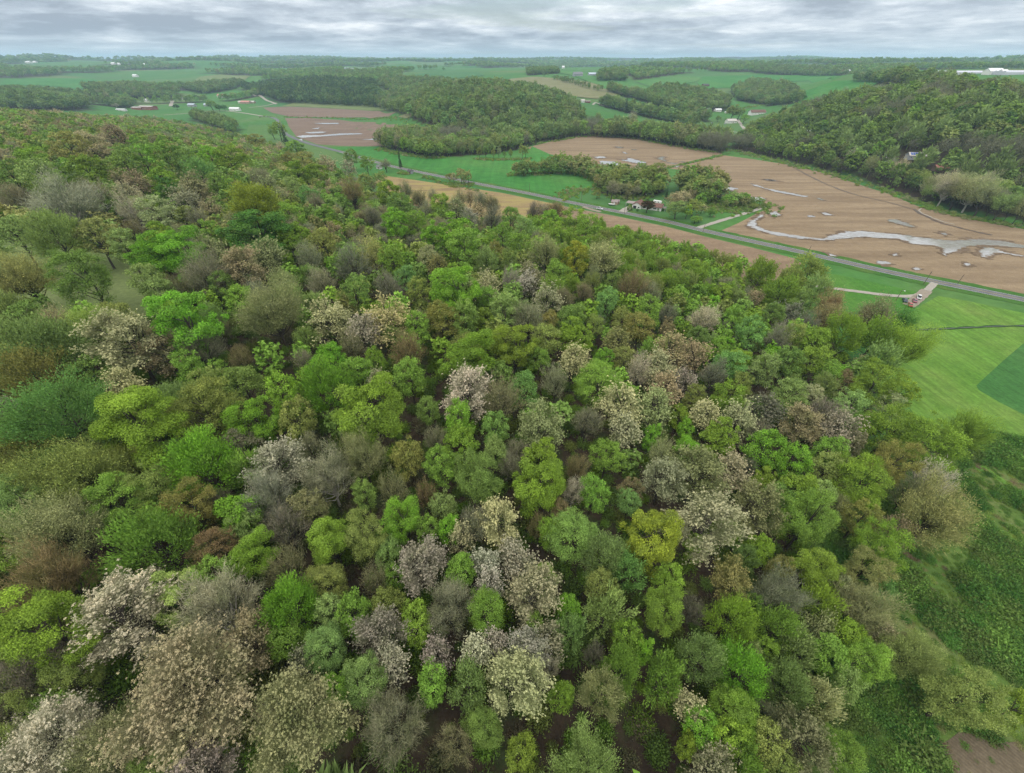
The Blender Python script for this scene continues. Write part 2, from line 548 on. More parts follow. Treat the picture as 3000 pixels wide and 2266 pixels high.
# open land far off that must stay free of trees: px outlines
OPENFAR = [[(0, 232), (280, 226), (300, 240), (255, 262), (0, 255)], [(575, 222), (735, 222), (720, 244), (590, 240)], [(1130, 254), (1230, 214), (1420, 210), (1425, 224), (1300, 236), (1180, 262)],
           [(1830, 240), (2050, 210), (2500, 216), (2480, 236), (2300, 240), (2170, 262), (2050, 268), (1900, 258)], [(1425, 250), (1500, 224), (1560, 205), (1760, 205), (1850, 224), (1880, 275), (1700, 300), (1560, 272)],
           [(20, 190), (300, 190), (470, 196), (300, 206), (30, 204)], [(1000, 196), (1100, 196), (1090, 212), (1010, 212)], [(2660, 205), (3200, 205), (3200, 258), (2700, 262)], [(2050, 262), (2200, 300), (2290, 330), (2200, 345), (2120, 320)]]


def far_woods_mask(x, y):
    """woods of the rolling country more than 1.7 km off"""
    n = fbm(x / 520 + 11.3, y / 380 + 3.9, 21, 4)
    m = n > 0.545
    z = H(x, y)
    px, py, f = project(np.stack([x, y, z], -1))
    for poly in OPENFAR:
        m &= ~inside(poly, px, py)
    for w in WOODS:
        d = np.hypot(x, y)
        m &= ~(inside(w[1], px, py) & (y > w[2]) & (y < w[3]))
    return m


def wood_mask(x, y):
    z = H(x, y)
    px, py, f = project(np.stack([x, y, z], -1))
    m = inside(HILL, x, y) & ~inside(CLEAR, x, y)
    d = np.hypot(x, y)
    for w in WOODS:
        m |= inside(w[1], px, py) & (d > w[2]) & (d < w[3])
    far = d > 1700
    if far.any():
        fm = np.zeros_like(m)
        fm[far] = far_woods_mask(x[far], y[far])
        m |= fm
    return m


def build_ground():
    xs = axis(-15000, 15000, 5.0, 0.032, 280)
    ys = axis(-2500, 15500, 5.0, 0.018, 420)
    X, Y = np.meshgrid(xs, ys)
    Z = H(X, Y)
    wood = wood_mask(X.ravel(), Y.ravel()).astype(np.float32)
    nx, ny = len(xs), len(ys)
    i = np.arange(nx * ny).reshape(ny, nx)
    faces = np.stack([i[:-1, :-1].ravel(), i[:-1, 1:].ravel(), i[1:, 1:].ravel(), i[1:, :-1].ravel()], 1)
    b = NB('meadow_and_leaf_litter')
    g = b.geo()
    n1 = b.noise(g, 0.008, 4, 0.6); n2 = b.noise(g, 0.11, 4, 0.65); n3 = b.noise(g, 0.8, 4, 0.7)
    gr = b.ramp(n1, [(0.32, (0.042, 0.135, 0.028)), (0.5, (0.055, 0.155, 0.032)), (0.68, (0.080, 0.155, 0.040))])
    gr = b.mix(1.0, gr, b.ramp(n2, [(0.3, (0.8, 0.82, 0.8)), (0.7, (1.2, 1.16, 1.2))]), 'MULTIPLY')
    vo = b.N('ShaderNodeTexVoronoi'); vo.inputs['Scale'].default_value = 1.0; vo.inputs['Randomness'].default_value = 0.8
    b.L(b.geo(0.0042, 0.0055, 0.0, rz=0.4), vo.inputs['Vector'])
    sv = b.N('ShaderNodeSeparateColor'); b.L(vo.outputs['Color'], sv.inputs[0])
    gr = b.mix(b.ramp(sv.outputs[0], [(0.0, (0, 0, 0)), (0.55, (0.1, 0.1, 0.1)), (0.75, (0.75, 0.75, 0.75)), (1.0, (0.9, 0.9, 0.9))]), gr, b.mix(sv.outputs[1], (0.035, 0.135, 0.036), (0.120, 0.150, 0.055)))
    li = b.ramp(n2, [(0.35, (0.030, 0.022, 0.016)), (0.5, (0.048, 0.036, 0.024)), (0.62, (0.040, 0.048, 0.020)), (0.75, (0.032, 0.062, 0.018))])
    li = b.mix(1.0, li, b.ramp(n3, [(0.3, (0.7, 0.7, 0.7)), (0.7, (1.35, 1.32, 1.3))]), 'MULTIPLY')
    col = b.mix(b.attr('wood').outputs['Fac'], gr, li)
    m = b.done(col, 0.95, 0.1, bump=n3, bstr=0.5, bdist=0.3)
    me = mesh_np('ground', np.stack([X, Y, Z], -1).reshape(-1, 3), faces, (m,), {'wood': wood}, smooth=True)
    o = link('ground', me)
    props(o, 'rolling green ground with brown forest floor under the trees', None, None, 'structure')


build_ground()


# ------------------------------------------------------------------ draped sheets
def resample(pts, step):
    out = []
    n = len(pts)
    for i in range(n):
        a = np.asarray(pts[i]); b = np.asarray(pts[(i + 1) % n])
        k = max(1, int(np.ceil(np.hypot(*(b - a)) / step)))
        for j in range(k):
            out.append(a + (b - a) * j / k)
    return out


SHEETN = [0]


def sheet(name, poly_xy, mat, off, step=20.0, edge=0.0, seed=0, label=None, kind='structure', cat=None, group=None, base_z=None, estep=None):
    """a field, pond or path laid on the ground; edge = ragged outline in metres"""
    es = estep or step
    SHEETN[0] += 1
    off = off + 0.003 * (SHEETN[0] % 28)       # no two sheets in one plane
    pts = resample(poly_xy, es)
    if edge:
        pts = [p + edge * .55 * np.array([(vnoise(p[0] / (es * .8) + seed, p[1] / (es * .8), 13) - 0.5) * 2, (vnoise(p[0] / (es * .8) - 7, p[1] / (es * .8) + seed, 14) - 0.5) * 2]) for p in pts]
        pts = [p + edge * np.array([(vnoise(p[0] / (es * 2.2) + seed, p[1] / (es * 2.2), 3) - 0.5) * 2, (vnoise(p[0] / (es * 2.2) - 7, p[1] / (es * 2.2) + seed, 4) - 0.5) * 2]) for p in pts]
    P = np.array(pts)
    x0, y0 = P.min(0); x1, y1 = P.max(0)
    gx, gy = np.meshgrid(np.arange(x0 + step * .5, x1, step), np.arange(y0 + step * .5, y1, step))
    gx = gx.ravel(); gy = gy.ravel()
    if len(gx):
        ins = inside(P, gx, gy)
        gx, gy = gx[ins], gy[ins]
    V2 = [Vector((float(a), float(b))) for a, b in P] + [Vector((float(a), float(b))) for a, b in zip(gx, gy)]
    n = len(P)
    E = [(i, (i + 1) % n) for i in range(n)]
    vo, eo, fo, _, _, _ = delaunay_2d_cdt(V2, E, [], 1, 1e-4)
    xy = np.array([(v.x, v.y) for v in vo])
    z = (H(xy[:, 0], xy[:, 1]) if base_z is None else np.full(len(xy), base_z)) + off
    faces = []
    for f in fo:
        if len(f) == 3:
            a, b_, c = (xy[i] for i in f)
            if (b_[0] - a[0]) * (c[1] - a[1]) - (b_[1] - a[1]) * (c[0] - a[0]) < 0:
                f = f[::-1]
        faces.append(list(f))
    me = mesh_np(name, np.column_stack([xy, z]), faces, (mat,))
    o = link(name, me)
    return props(o, label, cat, group, kind)


def gxy(pts, **k):
    out = []
    for q in pts:
        h = hit(q[0], q[1], **k)
        if h is None:
            h = at_z(q[0], q[1], 60)
        out.append(h[:2])
    return out


def gpoly(pts, n=8):
    """photo outline -> outline on the ground, edges subdivided in the picture so they follow the land"""
    out = []
    m = len(pts)
    for i in range(m):
        a = np.asarray(pts[i], float); b = np.asarray(pts[(i + 1) % m], float)
        k = max(1, int(np.hypot(*(b - a)) / 60))
        k = min(k, n)
        for j in range(k):
            h = hit(*(a + (b - a) * j / k))
            if h is not None: out.append(h[:2])
    return out


M_soil = soil_mat('wet_stubble_soil', (0.150, 0.106, 0.064), (0.208, 0.152, 0.092), (0.268, 0.202, 0.124), rdir=0.28)
M_soil2 = soil_mat('dark_wet_soil', (0.120, 0.082, 0.058), (0.160, 0.112, 0.080), (0.200, 0.146, 0.104), rdir=0.05)
M_straw = soil_mat('straw_stubble', (0.150, 0.100, 0.060), (0.225, 0.165, 0.080), (0.29, 0.215, 0.095), rdir=0.30, straw=(0.26, 0.21, 0.075))
M_soil3 = soil_mat('stubble_by_the_road', (0.150, 0.104, 0.066), (0.195, 0.138, 0.088), (0.250, 0.182, 0.112), rdir=0.32, rows=0.6)
M_meadow = grass_mat('mown_meadow', (0.072, 0.170, 0.022), (0.100, 0.194, 0.030), (0.140, 0.204, 0.046), stripe=2.6, sdir=0.62, sscale=0.13, samt=0.10, scale=0.02)
M_meadow2 = grass_mat('mown_lawn', (0.040, 0.135, 0.018), (0.056, 0.155, 0.022), (0.075, 0.165, 0.028), stripe=2.0, sdir=-0.6, sscale=0.12, samt=0.05, scale=0.03)
M_crop = grass_mat('dark_green_crop', (0.036, 0.112, 0.026), (0.046, 0.128, 0.030), (0.060, 0.134, 0.034), stripe=3.0, sdir=0.5, sscale=0.35, samt=0.08)
M_bright = grass_mat('spring_pasture', (0.034, 0.142, 0.026), (0.046, 0.164, 0.030), (0.068, 0.172, 0.036), stripe=7.0, sdir=0.9, sscale=0.05, samt=0.07, scale=0.012)
M_hillgrass = grass_mat('hill_pasture', (0.050, 0.150, 0.034), (0.064, 0.170, 0.040), (0.090, 0.178, 0.048), stripe=7.0, sdir=1.3, sscale=0.03, samt=0.07, scale=0.006)
M_blue = grass_mat('young_wheat', (0.040, 0.128, 0.042), (0.050, 0.142, 0.046), (0.070, 0.155, 0.050), stripe=5.0, sdir=1.2, sscale=0.03, samt=0.08, scale=0.006)
M_pale = grass_mat('pale_field', (0.105, 0.150, 0.050), (0.130, 0.170, 0.060), (0.155, 0.165, 0.075), scale=0.006)
M_tan = soil_mat('dry_hill_field', (0.125, 0.140, 0.058), (0.160, 0.165, 0.070), (0.200, 0.180, 0.100), rdir=0.4, rows=0.3)
M_rough = grass_mat('rough_pasture', (0.062, 0.118, 0.024), (0.086, 0.142, 0.030), (0.130, 0.130, 0.055), scale=0.07)
M_verge = grass_mat('road_verge', (0.030, 0.105, 0.016), (0.048, 0.120, 0.020), (0.085, 0.130, 0.028), scale=0.06)

# fields ------------------------------------------------------------------------------------------------
F = 0.04
sheet('brown_field', gpoly([(2092, 688), (2168, 655), (2250, 610), (2238, 592), (2140, 560), (2080, 540), (2040, 505), (1948, 494), (2119, 455), (2200, 466), (2300, 482), (2400, 504), (2500, 535), (2600, 568), (2690, 604), (2800, 634), (3000, 672), (3500, 760), (3500, 985), (3000, 884), (2850, 851), (2700, 816), (2500, 770), (2350, 739), (2200, 705)]),
      M_soil, F, 40, 1.5, 1, 'large brown stubble field with puddles beyond the road')
sheet('brown_field', gpoly([(1540, 434), (1620, 414), (1730, 394), (1850, 401), (1960, 423), (2080, 443), (2117, 451), (1950, 491), (1900, 520), (1800, 490), (1680, 470)]),
      M_soil, F, 40, 1.5, 2, 'brown stubble field with puddles below the river trees')
sheet('brown_field', gpoly([(834, 347), (900, 346), (1000, 352), (1100, 358), (1220, 372), (1330, 392), (1300, 425), (1100, 431), (1000, 428), (930, 424), (868, 402), (850, 372)]),
      M_soil2, F, 45, 1.5, 3, 'reddish brown flooded field in the left valley')
sheet('brown_field', gpoly([(770, 316), (850, 313), (950, 318), (1110, 326), (1160, 329), (1140, 343), (1000, 346), (850, 343), (800, 332)]),
      M_soil2, 0.30, 30, 1.5, 4, 'small brown field below the dark wood')
sheet('pale_field', gpoly([(820, 312), (880, 296), (960, 294), (1100, 300), (1155, 322), (1110, 325), (950, 317), (850, 312)]),
      M_pale, 0.35, 30, 1.5, 5, 'pale green field at the foot of the dark wood')
sheet('straw_field', gpoly([(1100, 512), (1150, 520), (1195, 526), (1325, 545), (1466, 566), (1542, 581), (1655, 605), (1660, 690), (1400, 660), (1200, 600), (1100, 540)]),
      M_straw, 0.22, 25, 1.0, 6, 'yellow straw field between the road and the wood')
sheet('brown_field', gpoly([(1652, 605), (1750, 624), (1850, 645), (1948, 665), (2059, 693), (2200, 726), (2325, 757), (2345, 772), (2290, 815), (2200, 850), (1900, 790), (1700, 720), (1655, 690)]),
      M_soil3, 0.22, 25, 1.0, 7, 'brown stubble strip between the road and the wood')
sheet('green_field', gpoly([(960, 432), (1110, 429), (1250, 466), (1400, 470), (1520, 470), (1560, 430), (1640, 466), (1750, 520), (1760, 545), (1700, 565), (1630, 583), (1500, 552), (1300, 510), (1150, 478), (1060, 455)]),
      M_bright, F, 40, 2, 8, 'bright green valley pasture beside the road')
sheet('lawn', gpoly([(2342, 786), (2500, 816), (2690, 858), (2730, 866), (2700, 885), (2650, 930), (2560, 1000), (2420, 930), (2270, 850)]),
      M_meadow2, 0.07, 15, 0.5, 9, 'mown green lawn between the road and the gravel drive')
sheet('mown_meadow', gpoly([(2750, 868), (2850, 886), (3000, 918), (3500, 1025), (3600, 1500), (3000, 1440), (2900, 1425), (2820, 1405), (2700, 1260), (2600, 1080), (2560, 1000), (2650, 930), (2700, 895)]),
      M_meadow, 0.07, 12, 0.5, 10, 'mown yellow-green meadow at the edge of the wood')
sheet('crop_field', gpoly([(3000, 1010), (2930, 1065), (2860, 1132), (2868, 1145), (2930, 1182), (3000, 1218), (3400, 1400), (3500, 1100), (3300, 980), (3150, 960)]),
      M_crop, 0.10, 12, 0.3, 11, 'dark green crop field at the right edge')
sheet('rough_pasture', [(46, -40), (52, 18), (66, 42), (82, 62), (109, 84), (130, 100), (150, 104), (186, 84), (230, 60), (240, -40)],
      M_rough, 0.07, 8, 0.6, 12, 'rough bramble pasture at the lower right')
EARTH = gpoly([(2720, 2150), (2800, 2120), (2880, 2150), (3000, 2170), (3100, 2290), (2950, 2380), (2820, 2330), (2740, 2260)])
sheet('bare_earth', EARTH, soil_mat('trampled_earth', (0.085, 0.070, 0.045), (0.115, 0.092, 0.060), (0.15, 0.120, 0.080), rdir=0.9, rows=0.5), 0.12, 3, 1.6, 27, 'brown bare earth patch in the lower right corner')
sheet('clearing', CLEAR, M_pale, 0.06, 8, 1.0, 13, 'pale grassy clearing in the wood at left')
sheet('hill_field', gpoly([(1432, 246), (1500, 232), (1560, 226), (1640, 232), (1760, 246), (1862, 264), (1852, 273), (1750, 291), (1680, 284), (1600, 264), (1540, 262)]),
      M_tan, 1.0, 30, 2, 14, 'tan hill field above the middle wood')
sheet('hill_field', gpoly([(1140, 252), (1230, 217), (1300, 211), (1400, 213), (1422, 222), (1300, 234), (1190, 258)]), M_blue, 1.2, 40, 2, 15, 'bluish green hill field beyond the dark wood')
sheet('hill_field', gpoly([(1860, 240), (1950, 228), (2060, 225), (2040, 240), (1990, 250), (1900, 254)]), M_hillgrass, 1.2, 40, 2, 16, 'green hill field left of the far ravine')
sheet('hill_field', gpoly([(2060, 226), (2200, 222), (2460, 222), (2440, 236), (2300, 240), (2180, 256), (2060, 262), (2040, 244)]), M_bright, 1.2, 40, 2, 17, 'broad green field on the far right hill')
sheet('hill_field', gpoly([(2330, 318), (2420, 290), (2540, 262), (2600, 240), (2560, 236), (2440, 240), (2360, 268), (2345, 290)]), M_bright, 1.2, 25, 2, 18, 'green pasture running up beside the right wood')
sheet('hill_field', gpoly([(1600, 206), (1700, 232), (1770, 262), (1880, 272), (1900, 256), (1840, 238), (1760, 228), (1690, 212)]), M_hillgrass, 1.3, 30, 2, 19, 'green pasture around the grey hilltop house')
sheet('hill_field', gpoly([(570, 238), (590, 226), (650, 220), (735, 224), (715, 238), (640, 238)]), M_pale, 1.5, 50, 2, 20, 'pale yellow-green field far to the left')
sheet('hill_field', gpoly([(0, 250), (10, 236), (130, 230), (280, 232), (285, 246), (250, 262), (130, 252)]), M_bright, 1.2, 50, 2, 21, 'long green field on the far left')
sheet('hill_field', gpoly([(2585, 248), (2600, 240), (2650, 236), (2680, 244), (2640, 250)]), M_tan, 1.4, 15, 2, 22, 'bare brown bank on top of the right hill')
sheet('hill_field', gpoly([(1165, 344), (1250, 312), (1262, 318), (1245, 334), (1190, 348)]), M_tan, 0.5, 15, 1, 23, 'small tan slope left of the middle wood')


# ------------------------------------------------------------------ roads
def smooth_line(pts, n=8):
    pts = [np.asarray(p, float) for p in pts]
    P = [2 * pts[0] - pts[1]] + pts + [2 * pts[-1] - pts[-2]]
    out = []
    for i in range(1, len(P) - 2):
        a, b, c, d = P[i - 1:i + 3]
        for k in range(n):
            t = k / n
            out.append(0.5 * ((2 * b) + (-a + c) * t + (2 * a - 5 * b + 4 * c - d) * t * t + (-a + 3 * b - 3 * c + d) * t ** 3))
    out.append(pts[-1])
    return np.array(out)


def ribbon(name, line, width, mat, off, shift=0.0, label=None, kind='structure', jag=0.0, parent=None):
    line = np.asarray(line)
    t = np.gradient(line, axis=0)
    t /= np.linalg.norm(t, axis=1)[:, None] + 1e-9
    nrm = np.stack([-t[:, 1], t[:, 0]], 1)
    w = np.full(len(line), width / 2)
    j1 = j2 = 0
    if jag:
        r = np.random.default_rng(len(line))
        j1 = r.uniform(-jag, jag, len(line))[:, None]; j2 = r.uniform(-jag, jag, len(line))[:, None]
    a = line + nrm * (shift + w[:, None] + j1); c = line + nrm * (shift - w[:, None] + j2)
    v = np.concatenate([a, c]); n = len(line)
    z = H(v[:, 0], v[:, 1]) + off
    i = np.arange(n - 1)
    faces = np.stack([i, i + n, i + n + 1, i + 1], 1)
    me = mesh_np(name, np.column_stack([v, z]), faces, (mat,))
    o = link(name, me, parent)
    return props(o, label, None, None, kind) if label else o


def asphalt():
    b = NB('worn_asphalt')
    g = b.geo()
    n = b.noise(g, 0.2, 4, 0.6); n2 = b.noise(g, 3.0, 3, 0.7)
    c = b.ramp(n, [(0.3, (0.085, 0.088, 0.092)), (0.7, (0.125, 0.128, 0.132))])
    c = b.mix(1.0, c, b.ramp(n2, [(0.3, (0.88, 0.88, 0.88)), (0.7, (1.1, 1.1, 1.1))]), 'MULTIPLY')
    return b.done(c, 0.75, 0.3)


M_asph = asphalt()
M_white = plain('white_road_paint', (0.62, 0.62, 0.6), 0.7)
M_yellow = plain('yellow_road_paint', (0.45, 0.30, 0.03), 0.7)
M_gravel = plain('pale_gravel', (0.30, 0.275, 0.235), 0.95, 0.1, 0.2, 0.8)
M_dirt = plain('track_dirt', (0.24, 0.205, 0.16), 0.95, 0.1, 0.2, 0.6)

road_px = [(1000, 446), (1080, 470), (1152, 489), (1253, 510), (1398, 539), (1542, 566.5), (1687, 597), (1800, 619), (1948, 649), (2059, 676), (2200, 707.5), (2345, 739), (2562, 789), (2743, 827), (3000, 879), (3400, 962)]
RL = smooth_line([at_z(x, y, 0)[:2] for x, y in road_px], 10)
ribbon('grass_verge', RL, 19.0, M_verge, 0.15, 0, 'grassy verges along both sides of the country road', jag=0.8)
o = ribbon('road', RL, 7.4, M_asph, 0.19, 0, 'grey two lane country road running across the valley')
for s in (3.35, -3.35):
    ribbon('edge_line', RL, 0.16, M_white, 0.195, s, parent=o)['kind'] = 'structure'
for s in (0.14, -0.14):
    ribbon('centre_line', RL, 0.12, M_yellow, 0.195, s, parent=o)['kind'] = 'structure'
gl = lambda pts: smooth_line(gxy(pts), 6)
ribbon('road', gl([(1000, 446), (900, 420), (850, 400), (832, 388), (822, 372), (812, 352), (792, 344), (760, 341)]), 7.0, M_asph, 0.200, 0, 'far bend of the country road by the flooded field')
ribbon('gravel_drive', gl([(2738, 830), (2728, 840), (2714, 853), (2695, 864), (2663, 869.5), (2598, 866), (2525, 857), (2470, 850), (2417, 843), (2380, 838)]), 3.4, M_gravel, 0.220, 0, 'pale gravel drive curving across the lawn', jag=0.15)
ribbon('gravel_parking', gl([(2716, 852), (2700, 866), (2684, 879), (2670, 891), (2660, 897)]), 5.2, M_dirt, 0.225, 0, 'gravel parking strip under the cars', jag=0.2)
ribbon('driveway', gl([(1822, 622), (1834, 614), (1846, 609), (1860, 606), (1872, 604)]), 6.5, M_gravel, 0.220, 0, 'pale driveway of the ranch house', jag=0.15)
ribbon('farm_track', gl([(2040, 670), (2075, 659), (2120, 645), (2170, 630), (2215, 616), (2255, 604)]), 4.0, M_gravel, 0.180, 0, 'pale farm track beside the brown field', jag=0.3)
ribbon('gravel_pull_off', gl([(1720, 604), (1745, 612), (1770, 618)]), 4.0, M_dirt, 0.220, -5.0, 'gravel pull off beside the road under the white car', jag=0.3)
ribbon('farm_lane', gl([(810, 306), (795, 300), (775, 291), (745, 280), (730, 271), (726, 266)]), 7.0, M_gravel, 0.5, 0, 'pale lane climbing past the dark wood')
ribbon('farm_lane', gl([(810, 302), (790, 308), (760, 313), (730, 316)]), 6.0, M_gravel, 0.3, 0, 'pale lane to the left valley farm')
ribbon('farm_lane', gl([(500, 312), (504, 300), (508, 290), (510, 284)]), 9.0, M_gravel, 0.4, 0, 'pale lane climbing behind the brick school')
ribbon('farm_lane', gl([(480, 338), (560, 332), (640, 325), (700, 330), (770, 341)]), 6.0, M_gravel, 0.2, 0, 'pale lane across the left valley floor')
ribbon('farm_lane', gl([(2160, 351), (2168, 362), (2178, 375), (2188, 386), (2200, 396)]), 6.0, M_gravel, 0.2, 0, 'white gravel lane below the far farm')
ribbon('farm_lane', gl([(2070, 375), (2120, 381), (2180, 390)]), 3.0, M_gravel, 0.2, 0, 'pale farm lane across the far pasture')
ribbon('farm_lane', gl([(1736, 308), (1744, 302), (1752, 304), (1770, 312)]), 5.0, M_gravel, 0.4, 0, 'pale curved lane by the small white house')
ribbon('ditch_bank', gl([(1945, 495), (1990, 485), (2040, 473), (2080, 464), (2119, 455), (2140, 450)]), 5.0, M_verge, 0.190, 0, 'grassy ditch bank between the two brown fields', jag=1.0)
M_mud = plain('wet_mud', (0.07, 0.047, 0.034), 0.5, 0.4, 0.3, 0.4)
ribbon('wet_furrow', gl(Q('r7', [(360, 260), (450, 310), (560, 365), (700, 425), (850, 475), (1000, 510), (1150, 545), (1300, 590)])), 1.6, M_mud, 0.170, 0, 'dark wet furrow across the brown field', jag=0.5)
ribbon('wet_furrow', gl(Q('r7', [(1320, 590), (1360, 620), (1450, 665), (1550, 705), (1700, 745), (1850, 780), (1950, 800)])), 2.4, M_mud, 0.170, 0, 'dark wet furrow beside the right river trees', jag=0.7)
ribbon('tyre_track', gl(Q('r7', [(1380, 585), (1365, 610), (1440, 648), (1560, 695), (1650, 715)])), 1.2, M_gravel, 0.172, 0, 'pale curved tyre track at the field edge', jag=0.3)
M_stream = plain('stream_water', (0.045, 0.042, 0.034), 0.35, 0.4)
ST = gl([(2545, 1018), (2570, 1010), (2590, 995), (2612, 982), (2640, 972), (2700, 968), (2760, 965), (2850, 961), (2950, 957), (3100, 955)])
ribbon('stream_bank', ST, 1.7, plain('dark_bank_grass', (0.022, 0.06, 0.016), 0.95, 0.1, 0.3, 0.7), 0.24, 0, 'dark grassy bank of the meadow brook', jag=0.5)
ribbon('stream', ST, 0.45, M_stream, 0.30, 0, 'narrow brook winding through the meadow', jag=0.2)


# ------------------------------------------------------------------ flood water
def water():
    b = NB('flood_water_painted_sheen')
    g = b.geo(0.35, 1.2, 1, rz=0.28)
    n = b.noise(g, 0.55, 6, 0.7, 0.5)
    c = b.ramp(n, [(0.30, (0.16, 0.13, 0.10)), (0.42, (0.22, 0.21, 0.19)), (0.60, (0.30, 0.30, 0.295))])  # grey end stands in for sky reflection, brown end is soil
    p = b.N('ShaderNodeBsdfPrincipled')
    b.L(c, p.inputs['Base Color'])
    b.L(b.ramp(n, [(0.32, (0.45, 0.45, 0.45)), (0.42, (0.05, 0.05, 0.05))]), p.inputs['Roughness'])
    p.inputs['IOR'].default_value = 1.333
    p.inputs['Specular IOR Level'].default_value = 0.7
    bu = b.N('ShaderNodeBump'); bu.inputs['Strength'].default_value = 0.08; bu.inputs['Distance'].default_value = 0.02
    b.L(b.noise(b.geo(), 3.0, 3, 0.6), bu.inputs['Height']); b.L(bu.outputs[0], p.inputs['Normal'])
    b.L(p.outputs[0], b.out.inputs[0])
    return b.m


M_wet = soil_mat('soaked_soil', (0.105, 0.073, 0.047), (0.140, 0.099, 0.064), (0.185, 0.135, 0.088), rdir=0.28)
M_water = water()
PUD = [('r7', [(-40, 720), (-10, 690), (60, 640), (90, 618), (108, 650), (42, 692), (60, 730), (150, 765), (300, 795), (450, 815), (570, 826), (700, 790), (760, 771), (900, 768), (1100, 785), (1300, 810), (1500, 835), (1640, 848), (1760, 838), (1900, 836), (2050, 848), (2212, 885), (2400, 930), (2400, 950), (2212, 907), (2000, 892), (1850, 882), (1740, 908), (1660, 940), (1570, 966), (1535, 950), (1560, 915), (1480, 885), (1320, 872), (1200, 838), (1050, 826), (900, 816), (750, 832), (600, 847), (400, 832), (200, 806), (50, 762), (0, 745)], 'long winding flood pool across the brown field'),
       ('r7', [(1840, 920), (1960, 900), (2060, 940), (2200, 965), (2330, 985), (2330, 995), (2200, 976), (2010, 950), (1900, 985), (1850, 970)], 'flood pool at the right edge below the long pool'),
       ('r7', [(1105, 672), (1180, 675), (1260, 705), (1350, 740), (1300, 743), (1200, 716), (1120, 692)], 'slim bright puddle above the long pool'),
       ('r7', [(0, 383), (150, 425), (300, 455), (465, 488), (430, 495), (250, 463), (100, 427), (10, 397)], 'long straight puddle right of the tree clump'),
       ('r7', [(1000, 1005), (1090, 1012), (1150, 1035), (1060, 1047), (1010, 1030)], 'round puddle just beyond the road above the lawn'),
       ('r7', [(1290, 1070), (1340, 1064), (1390, 1080), (1340, 1090)], 'small round puddle close to the road'),
       ('r7', [(1710, 1030), (1740, 1020), (1790, 1040), (1750, 1062)], 'star shaped puddle behind the two leaning poles'),
       ('r7', [(525, 500), (560, 504), (598, 520), (560, 518)], 'tiny puddle beside the long straight puddle'),
       ('r7', [(560, 617), (610, 619), (660, 640), (600, 642)], 'faint puddle in the middle of the brown field'),
       ('r7', [(130, 622), (200, 608), (248, 640), (190, 662)], 'patchy puddle above the bend of the long pool'),
       ('r7', [(600, 943), (660, 958), (708, 975), (650, 974)], 'small slanting puddle near the road pole'),
       ('r7', [(1130, 958), (1180, 951), (1202, 968), (1150, 972)], 'small puddle above the round roadside puddle'),
       ('r7', [(105, 350), (170, 350), (230, 367), (150, 364)], 'thin puddle above the long straight puddle'),
       ('r7', [(1505, 784), (1560, 779), (1622, 800), (1580, 810)], 'narrow puddle behind the long pool at right'),
       ('r7', [(-70, 495), (0, 490), (90, 500), (127, 520), (30, 527), (-60, 515)], 'wide puddle right behind the tree clump'),
       ('r7', [(440, 640), (500, 640), (525, 655), (470, 657)], 'thin grey puddle right of the patchy puddle'),
       ('r6', [(655, 278), (740, 281), (758, 263), (830, 279), (930, 305), (920, 319), (840, 316), (760, 301)], 'branching puddle in the upper brown field'),
       ('r6', [(1012, 265), (1070, 251), (1112, 255), (1090, 275), (1132, 296), (1100, 298)], 'arrow shaped puddle in the upper brown field'),
       ('r6', [(436, 254), (540, 250), (562, 262), (470, 270)], 'puddle behind the hedgerow trees, upper left of its field'),
       ('r6', [(495, 288), (640, 299), (692, 320), (672, 334), (560, 322), (505, 326)], 'long puddle glinting behind the hedgerow trees'),
       ('r6', [(640, 159), (700, 164), (724, 176), (660, 171)], 'thin puddle far up in the upper brown field'),
       ('r6', [(698, 209), (740, 214), (764, 229), (720, 223)], 'small thin puddle in the middle of the upper brown field'),
       ('r6', [(780, 182), (840, 184), (842, 193), (790, 191)], 'short puddle far up near the field edge'),
       ('r6', [(1105, 304), (1222, 315), (1216, 324), (1130, 317)], 'puddle along the ditch bank, upper side'),
       ('r6', [(1186, 345), (1230, 329), (1252, 335), (1210, 351)], 'puddle against the ditch bank, lower side'),
       ('r6', [(828, 379), (872, 379), (882, 393), (840, 393)], 'small puddle behind the house trees'),
       ('r6', [(1228, 297), (1282, 297), (1272, 306)], 'tiny puddle above the ditch bank'),
       ('r6', [(2008, 461), (2080, 464), (2152, 481), (2080, 482)], 'thin puddle beside the big brown field centre'),
       ('r6', [(1618, 530), (1700, 533), (1784, 549), (1740, 568), (1640, 562)], 'puddle at the right side of the tree clump'),
       ('r1', [(1910, 886), (1960, 879), (2080, 878), (2200, 866), (2330, 866), (2450, 866), (2300, 874), (2120, 884), (1950, 896)], 'long white puddle in the flooded left field'),
       ('r1', [(1975, 860), (2060, 855), (2122, 856), (2100, 865), (2000, 867)], 'short puddle in the flooded left field above the long one'),
       ('r1', [(2028, 800), (2110, 799), (2195, 797), (2195, 805), (2100, 806)], 'far thin puddle in the flooded left field'),
       ('r1', [(1925, 906), (1965, 900), (1960, 915)], 'small puddle at the near corner of the left field'),
       ('r1', [(2018, 835), (2078, 829), (2062, 839)], 'tiny puddle in the flooded left field'),
       ('r2', [(325, 686), (450, 679), (445, 688)], 'thin puddle by the trees of the left field'),
       ('r2', [(480, 610), (530, 607), (525, 615)], 'tiny far puddle behind the valley trees'),
       ('r2', [(690, 668), (740, 668), (735, 682), (700, 682)], 'small puddle glinting between the valley trees'),
       ]


